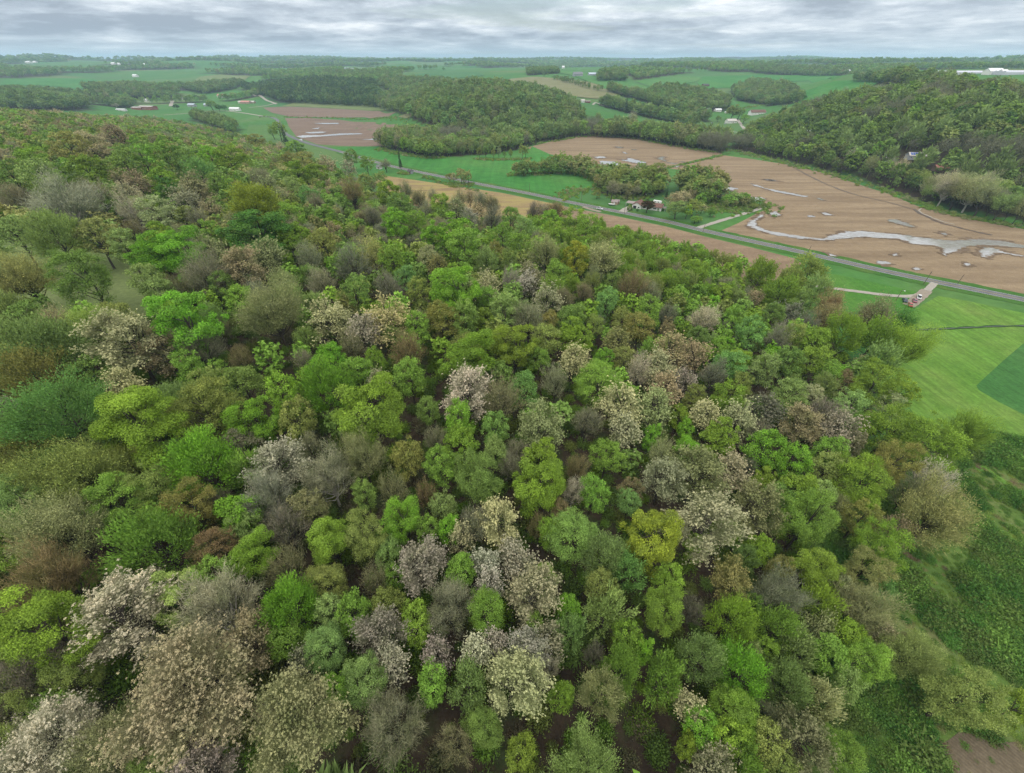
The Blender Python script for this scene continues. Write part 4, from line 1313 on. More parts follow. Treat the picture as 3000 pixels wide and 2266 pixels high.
# ------------------------------------------------------------------ trees that can be picked out one by one
D_, L_, FE, T_, B_, S_ = 'dense', 'leafy', 'feather', 'tuft', 'bare', 'sparse'
CROWNS = {
 'A': [(430, 640, 330, B_, 'palegrey'), (1640, 640, 330, FE, 'yellow'), (1660, 825, 390, D_, 'dark'), (1890, 870, 190, D_, 'limeolive'), (1010, 960, 250, D_, 'vivid'), (1190, 960, 270, D_, 'vivid'),
       (570, 425, 190, D_, 'lime'), (800, 390, 200, L_, 'mid'), (930, 370, 190, L_, 'green'), (1370, 355, 140, D_, 'vivid'), (1500, 365, 190, L_, 'limeolive'), (1040, 490, 150, D_, 'limeolive'), (1230, 550, 180, T_, 'tan'), (1210, 635, 150, T_, 'greycream'),
       (880, 525, 150, T_, 'tan'), (840, 600, 150, T_, 'greycream'), (630, 600, 190, B_, 'grey'), (700, 655, 120, D_, 'mid'), (850, 690, 180, B_, 'palegrey'), (1010, 710, 190, L_, 'palesage'), (340, 840, 290, FE, 'sage'),
       (80, 850, 240, L_, 'sage'), (600, 855, 220, L_, 'tanolive'), (800, 920, 180, L_, 'sage'), (1370, 840, 130, D_, 'green'), (1380, 975, 210, T_, 'palesage'), (1560, 1060, 250, T_, 'tan'), (1720, 985, 200, T_, 'palesage'),
       (520, 1110, 330, L_, 'mid'), (110, 1110, 280, S_, 'tanolive'), (960, 1160, 230, L_, 'sage'), (1040, 1230, 190, L_, 'sage'), (1330, 1110, 250, B_, 'grey'), (1200, 1210, 160, B_, 'brown'), (1560, 1290, 190, L_, 'green'),
       (1760, 1330, 320, S_, 'greyolive'), (2140, 1390, 220, T_, 'cream'), (1190, 1420, 390, D_, 'vivid'), (1160, 1490, 260, B_, 'grey'), (810, 1530, 400, T_, 'cream'), (1080, 1600, 250, T_, 'tan'), (260, 1570, 420, FE, 'sage'), (590, 1440, 280, S_, 'olive'),
       (2080, 900, 180, L_, 'olive'), (2000, 1000, 130, B_, 'grey'), (1930, 450, 130, D_, 'lime'), (2050, 460, 125, D_, 'lime'), (1910, 290, 115, D_, 'green'), (1860, 365, 95, L_, 'orange'), (1970, 385, 140, L_, 'tanolive'), (2120, 410, 110, T_, 'tan'),
       (2050, 645, 120, B_, 'grey'), (1900, 550, 120, L_, 'sage'), (2000, 600, 120, L_, 'bluegreen'), (1640, 550, 130, T_, 'tan'), (1745, 590, 160, T_, 'palesage'), (1690, 480, 150, B_, 'grey'), (1660, 255, 140, L_, 'orange'), (450, 290, 200, L_, 'tanolive'),
       (210, 370, 170, L_, 'limeolive'), (580, 260, 160, L_, 'tan'), (750, 205, 150, T_, 'tan'), (1090, 560, 140, D_, 'dark'), (70, 470, 200, L_, 'mid'), (260, 480, 220, L_, 'sage'), (300, 560, 150, L_, 'limeolive'), (90, 600, 180, B_, 'brown'), (1440, 1180, 160, L_, 'mid'), (1880, 720, 150, L_, 'green'),
       (1830, 1160, 170, S_, 'greyolive'), (2080, 1150, 170, B_, 'grey'), (1600, 960, 110, B_, 'grey'), (1200, 395, 150, L_, 'mid'), (1060, 330, 160, D_, 'green'), (1400, 530, 130, L_, 'mid'), (1300, 440, 150, FE, 'bluegreen'), (60, 1330, 190, FE, 'sage'), (340, 1420, 210, B_, 'tan'), (180, 1480, 180, L_, 'mid')],
 'B': [(740, 540, 290, D_, 'vivid'), (935, 520, 150, T_, 'cream'), (1520, 340, 165, D_, 'yellow'), (1330, 280, 220, B_, 'greyolive'), (1700, 320, 230, S_, 'greyolive'), (750, 180, 220, D_, 'vivid'), (590, 200, 140, D_, 'vivid'), (800, 265, 210, L_, 'green'), (1365, 100, 145, D_, 'vivid'),
       (320, 350, 175, L_, 'green'), (200, 310, 180, S_, 'tanolive'), (630, 395, 135, T_, 'tanolive'), (300, 530, 175, B_, 'purple'), (415, 460, 140, L_, 'bluegreen'), (500, 560, 150, L_, 'olive'), (1185, 500, 130, T_, 'white'), (1095, 480, 120, B_, 'palegrey'), (1240, 450, 150, T_, 'tan'),
       (1340, 610, 150, T_, 'greycream'), (1430, 590, 130, B_, 'brown'), (1060, 680, 200, L_, 'sage'), (1220, 715, 230, B_, 'grey'), (300, 740, 235, T_, 'cream'), (130, 810, 190, T_, 'pink'), (430, 930, 215, B_, 'rust'), (650, 720, 200, L_, 'orange'), (800, 730, 200, L_, 'mid'), (820, 970, 310, D_, 'limeolive'),
       (1120, 900, 250, D_, 'lime'), (1330, 865, 190, L_, 'olive'), (1515, 850, 200, D_, 'lime'), (1500, 1000, 195, T_, 'cream'), (1390, 1140, 160, B_, 'grey'), (1790, 880, 180, T_, 'tanolive'), (1935, 790, 190, L_, 'orange'), (2110, 800, 100, L_, 'rust'), (1990, 685, 180, L_, 'green'), (1720, 620, 155, L_, 'bluegreen'),
       (1500, 720, 190, L_, 'mid'), (1900, 510, 190, B_, 'rust'), (2010, 560, 150, B_, 'grey'), (820, 1205, 280, T_, 'white'), (1030, 1250, 240, B_, 'brown'), (1180, 1180, 195, L_, 'bluegreen'), (190, 1310, 420, D_, 'lime'), (1290, 1435, 295, T_, 'palesage'), (1800, 1300, 240, T_, 'cream'), (1840, 1470, 210, T_, 'greycream'), (2015, 1320, 220, T_, 'palesage'),
       (2095, 1205, 190, T_, 'tan'), (2120, 950, 200, T_, 'tan'), (1925, 1080, 160, B_, 'pink'), (2065, 1050, 200, T_, 'greycream'), (760, 1530, 205, D_, 'lime'), (440, 1110, 220, L_, 'green'), (490, 790, 170, L_, 'green'), (1590, 1390, 200, B_, 'purple'), (1670, 1140, 260, L_, 'green'), (760, 1390, 220, L_, 'vivid'), (1000, 1450, 190, L_, 'mid'),
       (600, 1515, 125, B_, 'grey'), (430, 1630, 210, L_, 'orange'), (130, 1620, 250, B_, 'greyolive'), (220, 1000, 130, L_, 'limeolive'), (2010, 1490, 115, D_, 'vivid'), (2070, 1610, 180, B_, 'greyolive'), (930, 740, 130, D_, 'limeolive'), (1640, 770, 120, L_, 'olive'), (1820, 730, 130, L_, 'olive'), (1760, 500, 120, L_, 'mid'), (1000, 290, 110, L_, 'orange'), (1160, 250, 150, L_, 'green'), (1090, 360, 130, L_, 'mid'),
       (940, 360, 130, FE, 'sage'), (560, 330, 120, L_, 'palesage'), (60, 390, 200, B_, 'purple'), (90, 560, 200, L_, 'mid'), (1400, 430, 160, L_, 'green'), (1640, 450, 110, B_, 'greyolive'), (1990, 950, 120, FE, 'green'), (1830, 1000, 150, L_, 'olive'), (230, 1150, 150, T_, 'tan'), (1000, 1590, 160, L_, 'sage'), (1130, 1600, 140, B_, 'grey'), (1290, 1620, 210, D_, 'lime'), (560, 1330, 150, L_, 'mid'),
       (1280, 990, 150, L_, 'green'), (1700, 1010, 130, L_, 'vivid'), (60, 910, 150, B_, 'brown'), (330, 840, 120, L_, 'mid'), (30, 650, 130, T_, 'tanolive'), (20, 780, 140, T_, 'cream'), (1580, 560, 120, B_, 'brown'), (950, 600, 130, L_, 'green'), (1340, 760, 130, L_, 'orange')],
 'C': [(400, 690, 500, FE, 'bluegreen'), (890, 730, 510, D_, 'limeolive'), (1330, 650, 370, L_, 'olive'), (1190, 740, 170, T_, 'palesage'), (1340, 510, 210, L_, 'olive'), (1640, 740, 280, D_, 'vivid'), (1930, 730, 240, L_, 'olive'), (1840, 560, 240, L_, 'limeolive'), (2110, 490, 310, FE, 'vivid'),
       (1300, 990, 380, FE, 'vivid'), (1560, 1050, 220, FE, 'green'), (1790, 1020, 300, T_, 'white'), (1730, 1220, 260, B_, 'palegrey'), (2110, 1080, 290, B_, 'palegrey'), (1570, 890, 200, L_, 'brown'), (120, 990, 340, FE, 'orange'), (480, 1080, 430, S_, 'olive'), (790, 1000, 240, S_, 'olive'),
       (760, 1240, 300, L_, 'green'), (1030, 1190, 260, L_, 'olive'), (1250, 1290, 270, L_, 'orange'), (1560, 1330, 240, D_, 'vivid'), (1570, 1450, 200, L_, 'sage'), (350, 1440, 400, S_, 'greyolive'), (980, 1510, 440, FE, 'green'), (160, 1290, 310, L_, 'sage'), (60, 1530, 260, D_, 'limeolive'), (1390, 1570, 250, L_, 'rust'),
       (1620, 1600, 250, D_, 'lime'), (2130, 1490, 270, D_, 'limeolive'), (1840, 1430, 210, B_, 'purple'), (200, 420, 330, FE, 'orange'), (590, 430, 210, L_, 'mid'), (30, 680, 170, T_, 'pink'), (1230, 390, 200, L_, 'green'), (1430, 1250, 130, B_, 'purple'), (1570, 480, 240, L_, 'mid'), (790, 515, 220, T_, 'cream'),
       (1100, 950, 200, L_, 'mid'), (620, 920, 170, L_, 'mid'), (1000, 1370, 170, L_, 'limeolive'), (2000, 900, 160, B_, 'grey'), (1280, 250, 230, B_, 'grey'), (1550, 320, 130, B_, 'rust'), (1420, 430, 130, L_, 'green'), (2000, 1290, 200, L_, 'greyolive'), (600, 1390, 150, L_, 'green')],
 'D': [(300, 730, 540, D_, 'lime'), (790, 630, 440, T_, 'white', .85), (1150, 515, 270, D_, 'palelime'), (1390, 545, 420, B_, 'palegrey'), (1870, 570, 320, FE, 'vivid'), (1220, 1090, 730, T_, 'tan', .85), (1620, 770, 320, T_, 'tan'), (1910, 1290, 540, T_, 'palesage', .85), (2110, 830, 250, L_, 'sage'), (330, 1430, 480, T_, 'white', .85),
       (680, 1460, 360, S_, 'greyolive', .8), (120, 1270, 320, L_, 'olive'), (160, 1060, 420, B_, 'purple'), (300, 400, 420, B_, 'rust'), (1850, 330, 240, B_, 'brown'), (1850, 790, 240, L_, 'green'), (2200, 1110, 190, L_, 'green'), (1300, 1640, 300, T_, 'pink'), (1950, 930, 150, T_, 'greycream'), (380, 1240, 230, L_, 'green'), (1050, 1640, 260, L_, 'mid'),
       (470, 1050, 260, L_, 'olive'), (1000, 260, 330, L_, 'green'), (1380, 400, 240, L_, 'green'), (2150, 620, 200, L_, 'sage')],
 'E': [(1290, 250, 320, D_, 'lime'), (2030, 590, 335, D_, 'yellow'), (460, 170, 260, L_, 'orange'), (140, 130, 270, B_, 'grey'), (330, 290, 190, B_, 'greyolive'), (640, 140, 210, L_, 'green'), (880, 230, 300, L_, 'mid'), (1000, 490, 270, T_, 'cream'), (780, 610, 140, T_, 'cream'), (850, 520, 220, B_, 'grey'),
       (530, 760, 300, T_, 'pink'), (770, 830, 210, D_, 'green'), (930, 1080, 250, L_, 'green'), (700, 1050, 280, B_, 'grey'), (940, 780, 190, T_, 'white'), (960, 910, 160, T_, 'white'), (1140, 740, 220, T_, 'pink'), (1250, 960, 310, T_, 'greycream'), (1500, 580, 300, L_, 'mid'), (1700, 710, 260, FE, 'sage'), (1850, 830, 210, FE, 'bluegreen'),
       (1690, 910, 200, L_, 'olive'), (1720, 1080, 240, FE, 'sage'), (1490, 1210, 180, FE, 'sage'), (260, 1220, 270, T_, 'pink'), (310, 1430, 200, T_, 'white'), (480, 1150, 220, L_, 'limeolive'), (620, 1370, 180, T_, 'pink'), (1000, 1280, 160, T_, 'white'), (860, 1330, 190, T_, 'white'), (1220, 1330, 250, T_, 'pink'), (1350, 1270, 180, T_, 'greycream'),
       (1130, 1540, 360, T_, 'cream'), (1350, 1450, 130, B_, 'palegrey'), (80, 1100, 230, L_, 'green'), (300, 1030, 200, L_, 'olive'), (820, 1550, 240, FE, 'sage'), (590, 1540, 210, L_, 'green'), (130, 1530, 280, L_, 'sage'), (150, 600, 260, L_, 'olive'), (400, 490, 250, L_, 'vivid'), (660, 410, 180, L_, 'sage'), (300, 700, 190, L_, 'sage'),
       (2120, 880, 200, L_, 'limeolive'), (2080, 1080, 260, L_, 'limeolive'), (1810, 1470, 260, FE, 'green'), (1850, 1250, 190, L_, 'limeolive'), (1640, 1370, 120, B_, 'purple'), (2090, 1500, 240, FE, 'green'), (1690, 1600, 260, FE, 'palesage'), (1430, 1630, 160, L_, 'limeolive'), (1520, 160, 150, B_, 'rust'), (1500, 300, 140, B_, 'pink'),
       (1630, 310, 190, L_, 'green'), (1870, 380, 150, L_, 'bluegreen'), (1880, 300, 130, L_, 'rust'), (2020, 70, 160, T_, 'greyolive'), (2090, 220, 250, T_, 'greycream'), (1720, 80, 190, L_, 'green'), (1100, 140, 140, B_, 'grey'), (1320, 880, 160, L_, 'limeolive'), (230, 900, 160, B_, 'brown'), (350, 870, 130, L_, 'green'), (150, 330, 150, L_, 'mid'), (550, 330, 140, B_, 'rust'),
       (1350, 560, 160, L_, 'limeolive'), (1280, 540, 130, B_, 'rust'), (1420, 430, 130, L_, 'rust'), (700, 560, 150, L_, 'vivid'), (1950, 1330, 140, D_, 'vivid'), (1250, 1180, 140, L_, 'green'), (1480, 1060, 150, L_, 'vivid'), (560, 560, 150, L_, 'green')],
 'F': [(60, 300, 180, T_, 'tan'), (20, 470, 120, T_, 'pink'), (140, 60, 180, B_, 'pink'), (340, 60, 130, L_, 'green'), (440, 160, 190, L_, 'bluegreen'), (530, 390, 190, L_, 'sage'), (680, 350, 170, L_, 'mid'), (850, 340, 190, L_, 'limeolive'), (310, 370, 190, L_, 'bluegreen'), (210, 430, 160, B_, 'purple'),
       (1040, 160, 260, FE, 'lime'), (1260, 180, 230, FE, 'limeolive'), (1450, 240, 250, S_, 'limeolive'), (1290, 340, 220, FE, 'sage'), (1160, 360, 95, T_, 'cream'), (960, 420, 150, L_, 'green'), (1250, 500, 270, L_, 'limeolive'), (300, 590, 210, L_, 'limeolive'), (150, 690, 190, T_, 'cream'), (350, 740, 220, T_, 'cream'),
       (540, 680, 220, T_, 'purple'), (780, 750, 245, T_, 'tan'), (920, 690, 230, B_, 'purple'), (1000, 780, 230, T_, 'pink'), (240, 840, 210, D_, 'lime'), (540, 920, 240, L_, 'vivid'), (490, 830, 130, B_, 'purple'), (720, 1000, 200, L_, 'vivid'), (430, 1030, 120, B_, 'purple'), (950, 930, 200, L_, 'green'), (930, 1040, 200, L_, 'olive'),
       (1340, 780, 300, L_, 'limeolive'), (1600, 890, 320, L_, 'limeolive'), (1370, 1010, 260, L_, 'orange'), (1860, 790, 250, B_, 'limeolive', .85), (100, 1050, 310, T_, 'greyolive'), (340, 1080, 230, T_, 'greycream'), (150, 1400, 390, T_, 'greycream'), (500, 1290, 280, T_, 'greyolive'), (740, 1180, 240, D_, 'lime'), (880, 1220, 180, L_, 'sage'),
       (1150, 1120, 320, L_, 'lime'), (520, 1130, 140, D_, 'lime'), (820, 1370, 330, L_, 'green'), (1160, 1370, 210, L_, 'orange'), (1640, 1330, 360, S_, 'tanolive', .75), (1620, 1120, 220, B_, 'pink'), (1390, 1420, 130, T_, 'tan'), (1270, 1550, 290, L_, 'limeolive'), (690, 570, 200, L_, 'sage'), (820, 590, 150, L_, 'palesage'), (1080, 640, 210, L_, 'sage'),
       (80, 580, 130, L_, 'olive'), (490, 1570, 160, D_, 'lime'), (620, 190, 130, B_, 'grey'), (720, 180, 150, L_, 'olive'), (860, 210, 180, L_, 'limeolive'), (100, 180, 130, L_, 'mid'), (230, 250, 120, D_, 'green'), (380, 500, 130, L_, 'olive'), (1060, 480, 130, L_, 'rust'), (1100, 880, 160, L_, 'brown'), (1130, 760, 170, L_, 'green'), (1010, 1280, 150, B_, 'greyolive'), (620, 1230, 170, L_, 'mid'),
       (30, 900, 130, L_, 'vivid'), (1320, 640, 170, L_, 'palesage'), (1400, 560, 180, L_, 'lime'), (1480, 1200, 160, B_, 'brown'), (650, 700, 130, L_, 'mid'), (460, 660, 120, L_, 'green'), (20, 780, 110, L_, 'vivid'), (1250, 40, 220, S_, 'brown'), (1430, 90, 190, S_, 'dark'), (960, 60, 170, S_, 'rust')],
 'G': [(80, 200, 130, D_, 'limeolive'), (310, 420, 250, T_, 'tanolive'), (630, 500, 280, B_, 'grey'), (870, 330, 270, D_, 'lime'), (1180, 350, 250, L_, 'tanolive'), (1320, 260, 220, L_, 'limeolive'), (330, 650, 290, FE, 'lime'), (620, 710, 250, FE, 'green'), (890, 560, 240, FE, 'lime'), (880, 710, 180, T_, 'palesage'), (1200, 600, 280, B_, 'greyolive'),
       (1070, 760, 210, L_, 'lime'), (130, 900, 270, FE, 'sage'), (390, 1000, 300, FE, 'vivid'), (690, 1080, 250, FE, 'sage'), (740, 850, 220, FE, 'sage'), (930, 890, 220, D_, 'green'), (1190, 920, 260, L_, 'green'), (1050, 1080, 210, L_, 'sage'), (1500, 880, 280, S_, 'sage', .8), (1820, 1180, 360, L_, 'olive', .7), (900, 1190, 230, FE, 'palesage'),
       (340, 1260, 270, L_, 'limeolive'), (110, 1350, 210, L_, 'vivid'), (50, 1220, 190, T_, 'cream'), (290, 1430, 240, L_, 'lime'), (540, 1450, 240, L_, 'olive'), (780, 1430, 330, T_, 'greyolive'), (380, 1560, 230, FE, 'green'), (190, 1600, 240, T_, 'greycream'), (2150, 1240, 230, L_, 'lime', .6), (520, 1240, 150, B_, 'grey'), (430, 880, 130, L_, 'sage'), (550, 850, 140, D_, 'limeolive'),
       (60, 600, 150, B_, 'purple'), (1280, 480, 150, L_, 'bluegreen'), (1300, 760, 140, T_, 'greycream'), (100, 80, 200, L_, 'mid'), (500, 190, 160, D_, 'vivid'), (640, 320, 150, L_, 'orange'), (1000, 430, 160, L_, 'greyolive'), (30, 1480, 140, D_, 'lime'), (420, 250, 130, FE, 'sage'), (650, 1600, 170, L_, 'olive'), (470, 560, 120, D_, 'green')],
 'r5': [(380, 500, 190, D_, 'lime'), (520, 490, 140, B_, 'brown'), (620, 545, 140, B_, 'brown'), (740, 525, 90, B_, 'grey'), (960, 545, 120, B_, 'brown'), (1040, 545, 100, B_, 'brown'), (1130, 560, 150, B_, 'grey'), (1220, 590, 150, B_, 'brown'), (1560, 650, 140, B_, 'purple'), (1650, 660, 100, B_, 'purple'), (1745, 640, 150, B_, 'rust'),
        (800, 610, 180, L_, 'limeolive'), (470, 620, 210, L_, 'mid'), (930, 640, 170, T_, 'palesage'), (1040, 710, 110, T_, 'pink'), (1100, 650, 110, T_, 'tan'), (1220, 710, 150, B_, 'purple'), (1370, 690, 150, L_, 'green'), (250, 690, 150, B_, 'purple'), (690, 640, 130, B_, 'grey'), (85, 490, 165, B_, 'rust'), (255, 445, 65, T_, 'cream'), (310, 390, 135, L_, 'mid'),
        (190, 400, 120, L_, 'olive'), (60, 310, 110, T_, 'pink'), (430, 740, 200, D_, 'vivid'), (600, 750, 170, L_, 'limeolive'), (1890, 730, 200, L_, 'limeolive'), (1480, 770, 160, L_, 'sage'), (2000, 790, 210, L_, 'limeolive'), (1300, 830, 170, L_, 'green'), (1720, 830, 190, L_, 'lime'), (80, 210, 130, L_, 'mid'), (200, 260, 120, L_, 'green')],
 'r8': [(480, 240, 220, FE, 'olive'), (650, 520, 220, S_, 'rust'), (40, 470, 120, T_, 'tan'), (250, 420, 240, FE, 'limeolive'), (430, 520, 200, L_, 'mid'), (330, 330, 200, FE, 'olive'), (90, 270, 220, FE, 'limeolive'), (440, 290, 90, D_, 'green'), (560, 390, 170, FE, 'sage'), (190, 590, 170, L_, 'mid'), (340, 590, 120, T_, 'palegrey')],
}
for cid, rows in CROWNS.items():
    for x, y, w_, kind, tone, *more in rows:
        s = {'r5': .36166, 'r8': .36166}.get(cid, .45208)
        (qx, qy), = Q(cid, [(x, y)])
        # the same tree read in two crops is kept once
        if any(math.hypot(t['px'] - qx, t['py'] - qy) < 0.22 * (t['pw'] + w_ * s) for t in TREES):
            continue
        add_by_crown(qx, qy, w_ * s, kind, tone, hk=1.2 if (cid == 'B' and (x, y) in ((1520, 340), (1330, 280), (1700, 320))) else 1.0)
N_CROWN = len(TREES)

# trees of the valley, by the foot of each (photo pixel) and its height in pixels
FEET = [(1175, 498, 68, 'conifer', 'needle', .26), (1134, 506, 42, B_, 'grey', .7), (1352, 541, 54, L_, 'tanolive', .5), (1331, 540, 36, L_, 'tan', .5), (1318, 536, 32, L_, 'orange', .5), (1373, 538, 40, L_, 'tanolive', .5), (1362, 543, 30, L_, 'olive', .5),
        (1306, 459, 30, L_, 'olive', .5), (1320, 459, 27, L_, 'mid', .5), (1405, 464, 36, S_, 'olive', .4), (1424, 466, 46, L_, 'mid', .5), (1446, 466, 32, S_, 'olive', .4), (1462, 466, 36, S_, 'greyolive', .4), (1478, 467, 26, S_, 'mid', .4), (1496, 467, 32, S_, 'olive', .4), (1531, 466, 46, L_, 'olive', .45), (1540, 464, 38, L_, 'sage', .45),
        (1386, 450, 46, L_, 'olive', .5), (1118, 433, 62, S_, 'greyolive', .4), (1135, 438, 56, S_, 'olive', .4), (1152, 442, 50, L_, 'mid', .5), (1170, 446, 58, S_, 'greyolive', .4), (1188, 449, 52, L_, 'limeolive', .45), (1205, 454, 44, L_, 'mid', .5), (1226, 458, 38, L_, 'green', .6), (1244, 456, 60, L_, 'olive', .5), (1262, 460, 46, L_, 'mid', .55), (1282, 460, 54, S_, 'olive', .4),
        (1545, 510, 48, L_, 'tanolive', .45), (1562, 511, 42, S_, 'olive', .5), (1590, 506, 44, S_, 'mid', .5), (1610, 505, 52, L_, 'mid', .5), (1624, 503, 58, S_, 'olive', .4), (1644, 503, 60, L_, 'green', .5), (1664, 501, 50, L_, 'lime', .5), (1690, 505, 58, L_, 'tanolive', .5), (1714, 513, 62, L_, 'olive', .5), (1735, 520, 54, L_, 'tanolive', .5), (1752, 526, 46, L_, 'olive', .5),
        (1766, 541, 62, L_, 'olive', .55), (1748, 552, 46, L_, 'tanolive', .55), (1800, 560, 72, L_, 'olive', .5), (1822, 552, 66, L_, 'tanolive', .5), (1846, 555, 64, L_, 'mid', .5), (1790, 590, 66, B_, 'grey', .55), (1820, 578, 46, L_, 'greyolive', .6), (1870, 560, 66, L_, 'olive', .5), (1898, 560, 78, L_, 'olive', .5), (1922, 556, 80, S_, 'olive', .6), (1925, 575, 54, L_, 'olive', .5), (1890, 578, 42, L_, 'mid', .6), (1748, 584, 30, L_, 'olive', .6),
        (1862, 582, 40, B_, 'grey', .6), (1837, 588, 32, B_, 'brown', .5), (1950, 585, 32, 'conifer', 'needle', .5), (1936, 545, 50, L_, 'mid', .5),
        (1990, 570, 74, L_, 'sage', .5), (2014, 556, 74, D_, 'vivid', .5), (2038, 550, 72, L_, 'tanolive', .5), (2064, 550, 70, L_, 'olive', .5), (2092, 572, 84, L_, 'tanolive', .5), (2106, 560, 60, L_, 'olive', .5), (2044, 590, 76, L_, 'olive', .5), (2070, 592, 78, L_, 'greyolive', .5), (1972, 618, 58, T_, 'tan', .62), (1996, 606, 50, T_, 'cream', .62), (2020, 600, 44, T_, 'tan', .62), (2046, 612, 50, L_, 'green', .6),
        (1976, 643, 56, S_, 'sage', .8), (2007, 643, 44, D_, 'lime', .62), (2026, 634, 56, L_, 'olive', .7), (2053, 626, 30, T_, 'cream', .6), (2034, 656, 24, L_, 'green', 1.0), (2045, 652, 18, L_, 'mid', 1.1), (2080, 636, 20, D_, 'dark', .85), (2128, 608, 42, L_, 'green', .8), (2148, 606, 46, S_, 'sage', .7), (2170, 604, 42, D_, 'green', .8), (2192, 602, 26, L_, 'mid', .9), (2222, 602, 24, L_, 'green', .9), (2205, 612, 16, L_, 'olive', 1.2),
        (2478, 494, 62, B_, 'palegrey', .5), (2592, 520, 58, B_, 'palegrey', .5), (2622, 526, 66, B_, 'greycream', .5), (2650, 545, 60, L_, 'olive', .5), (2765, 588, 92, B_, 'greycream', .65), (2800, 596, 96, B_, 'palesage', .65), (2842, 606, 100, B_, 'palegrey', .65), (2878, 614, 96, S_, 'sage', .65), (2730, 574, 72, B_, 'greycream', .65), (2690, 566, 60, S_, 'olive', .6), (2925, 628, 90, L_, 'mid', .55), (2745, 606, 92, B_, 'palegrey', .6), (2782, 616, 104, B_, 'greyolive', .65), (2818, 624, 104, B_, 'palesage', .65), (2852, 636, 108, B_, 'greyolive', .6), (2884, 640, 96, B_, 'grey', .55), (2905, 652, 96, S_, 'sage', .5), (2702, 592, 52, S_, 'sage', .5), (2934, 655, 84, B_, 'greyolive', .4), (2962, 662, 84, S_, 'greyolive', .4), (2990, 664, 74, B_, 'greyolive', .4),
        (1846, 385, 62, B_, 'palegrey', .5), (1893, 624, 40, D_, 'wine', .85), (827, 417, 66, L_, 'limeolive', .6), (805, 410, 46, L_, 'mid', .6), (842, 430, 58, 'conifer', 'needle', .45), (520, 322, 17, D_, 'needle', 1.0), (625, 325, 34, L_, 'mid', .8), (645, 327, 22, D_, 'dark', .8), (660, 325, 18, D_, 'dark', .9), (344, 318, 16, B_, 'palegrey', .9), (2102, 358, 20, L_, 'mid', .8), (2140, 352, 46, D_, 'olive', .85), (2160, 352, 38, L_, 'mid', .8), (2176, 364, 32, L_, 'green', .7),
        (1832, 332, 44, 'conifer', 'needle', .5), (1560, 221, 12, L_, 'mid', .8), (1594, 226, 14, L_, 'mid', .7), (1605, 222, 8, L_, 'mid', .8), (2412, 290, 16, L_, 'dark', 1.0), (2355, 292, 14, L_, 'dark', 1.0), (1300, 208, 10, L_, 'dark', .9), (2430, 168 + 30, 12, L_, 'mid', 1)]
for px, py, ph, kind, tone, wk in FEET:
    if kind == S_ and px < 2450: kind = L_
    add_by_base(px, py, ph, kind, tone, wk * (1.0 if kind == 'conifer' else 1.3))

# edge-of-meadow trees whose leaning trunks show
# ------------------------------------------------------------------ the rest of the near wood
def fill_wood():
    r = np.random.default_rng(31)
    gx, gy = np.meshgrid(np.arange(-700, 170, 5.7), np.arange(-20, 1010, 5.7))
    gx = gx.ravel() + r.uniform(-2.4, 2.4, gx.size); gy = gy.ravel() + r.uniform(-2.4, 2.4, gy.size)
    m = inside(HILL, gx, gy) & ~inside(CLEAR, gx, gy)
    gx, gy = gx[m], gy[m]
    z = H(gx, gy)
    px, py, f = project(np.stack([gx, gy, z + 10], -1))
    # in or just beside the view
    m = (px > -350) & (px < 3350) & (py < 2750) & (f > 12)
    gx, gy, z, px, py, f = (a[m] for a in (gx, gy, z, px, py, f))
    hx = np.array([t['x'] for t in TREES]); hy = np.array([t['y'] for t in TREES]); hw = np.array([t['w'] for t in TREES])
    nh = len(hx)
    order = r.permutation(len(gx))
    out = []
    kx, ky, kw = list(hx), list(hy), list(hw)
    KX = np.array(kx); KY = np.array(ky); KW = np.array(kw)
    for i in order:
        w = r.uniform(5.0, 10.0)
        d2 = np.hypot(KX - gx[i], KY - gy[i])
        if (d2 < np.where(np.arange(len(KW)) < nh, 0.43, 0.345) * (KW + w)).any(): continue
        X_, Y_ = px[i], py[i]
        u = r.uniform()
        hk = 1.0
        if X_ < 1000 and Y_ < 720:
            tone, kind = pick(r, ((.16, 'tanolive', L_), (.05, 'tan', T_), (.14, 'olive', L_), (.26, 'mid', L_), (.12, 'green', D_), (.07, 'grey', B_), (.03, 'brown', B_), (.12, 'sage', L_), (.06, 'lime', D_), (.03, 'orange', L_)))
        elif 1550 < X_ < 2450 and Y_ < 850:
            tone, kind = pick(r, ((.5, 'limeolive', FE), (.2, 'green', L_), (.12, 'lime', L_), (.10, 'olive', FE), (.05, 'grey', B_)))
            hk = 1.08
        elif 1000 < X_ < 1560 and Y_ < 720:
            tone, kind = pick(r, ((.3, 'mid', L_), (.2, 'limeolive', L_), (.2, 'brown', B_), (.15, 'grey', B_), (.15, 'olive', L_)))
            hk = .75
        elif X_ > 1900:
            tone, kind = pick(r, ((.2, 'limeolive', L_), (.2, 'green', L_), (.15, 'mid', L_), (.1, 'sage', FE), (.1, 'vivid', L_), (.1, 'olive', L_), (.07, 'purple', B_), (.05, 'lime', D_)))
        else:
            tone, kind = pick(r, ((.26, 'mid', L_), (.24, 'green', L_), (.08, 'vivid', L_), (.13, 'olive', L_), (.10, 'sage', FE), (.07, 'grey', B_), (.03, 'brown', B_), (.03, 'purple', B_), (.10, 'limeolive', L_)))
        out.append(dict(x=gx[i], y=gy[i], z=z[i], w=w, h=float(np.clip((1.0 * w + 5.2) * hk, 6, 14.5)), kind=kind, tone=tone, px=X_, py=Y_, pw=w * FPX / f[i], hero=False))
        KX = np.append(KX, gx[i]); KY = np.append(KY, gy[i]); KW = np.append(KW, w)
    return out


def pick(r, table):
    tot = sum(t[0] for t in table); u = r.uniform() * tot
    for p, a, b in table:
        u -= p
        if u <= 0: return a, b
    return table[-1][1], table[-1][2]


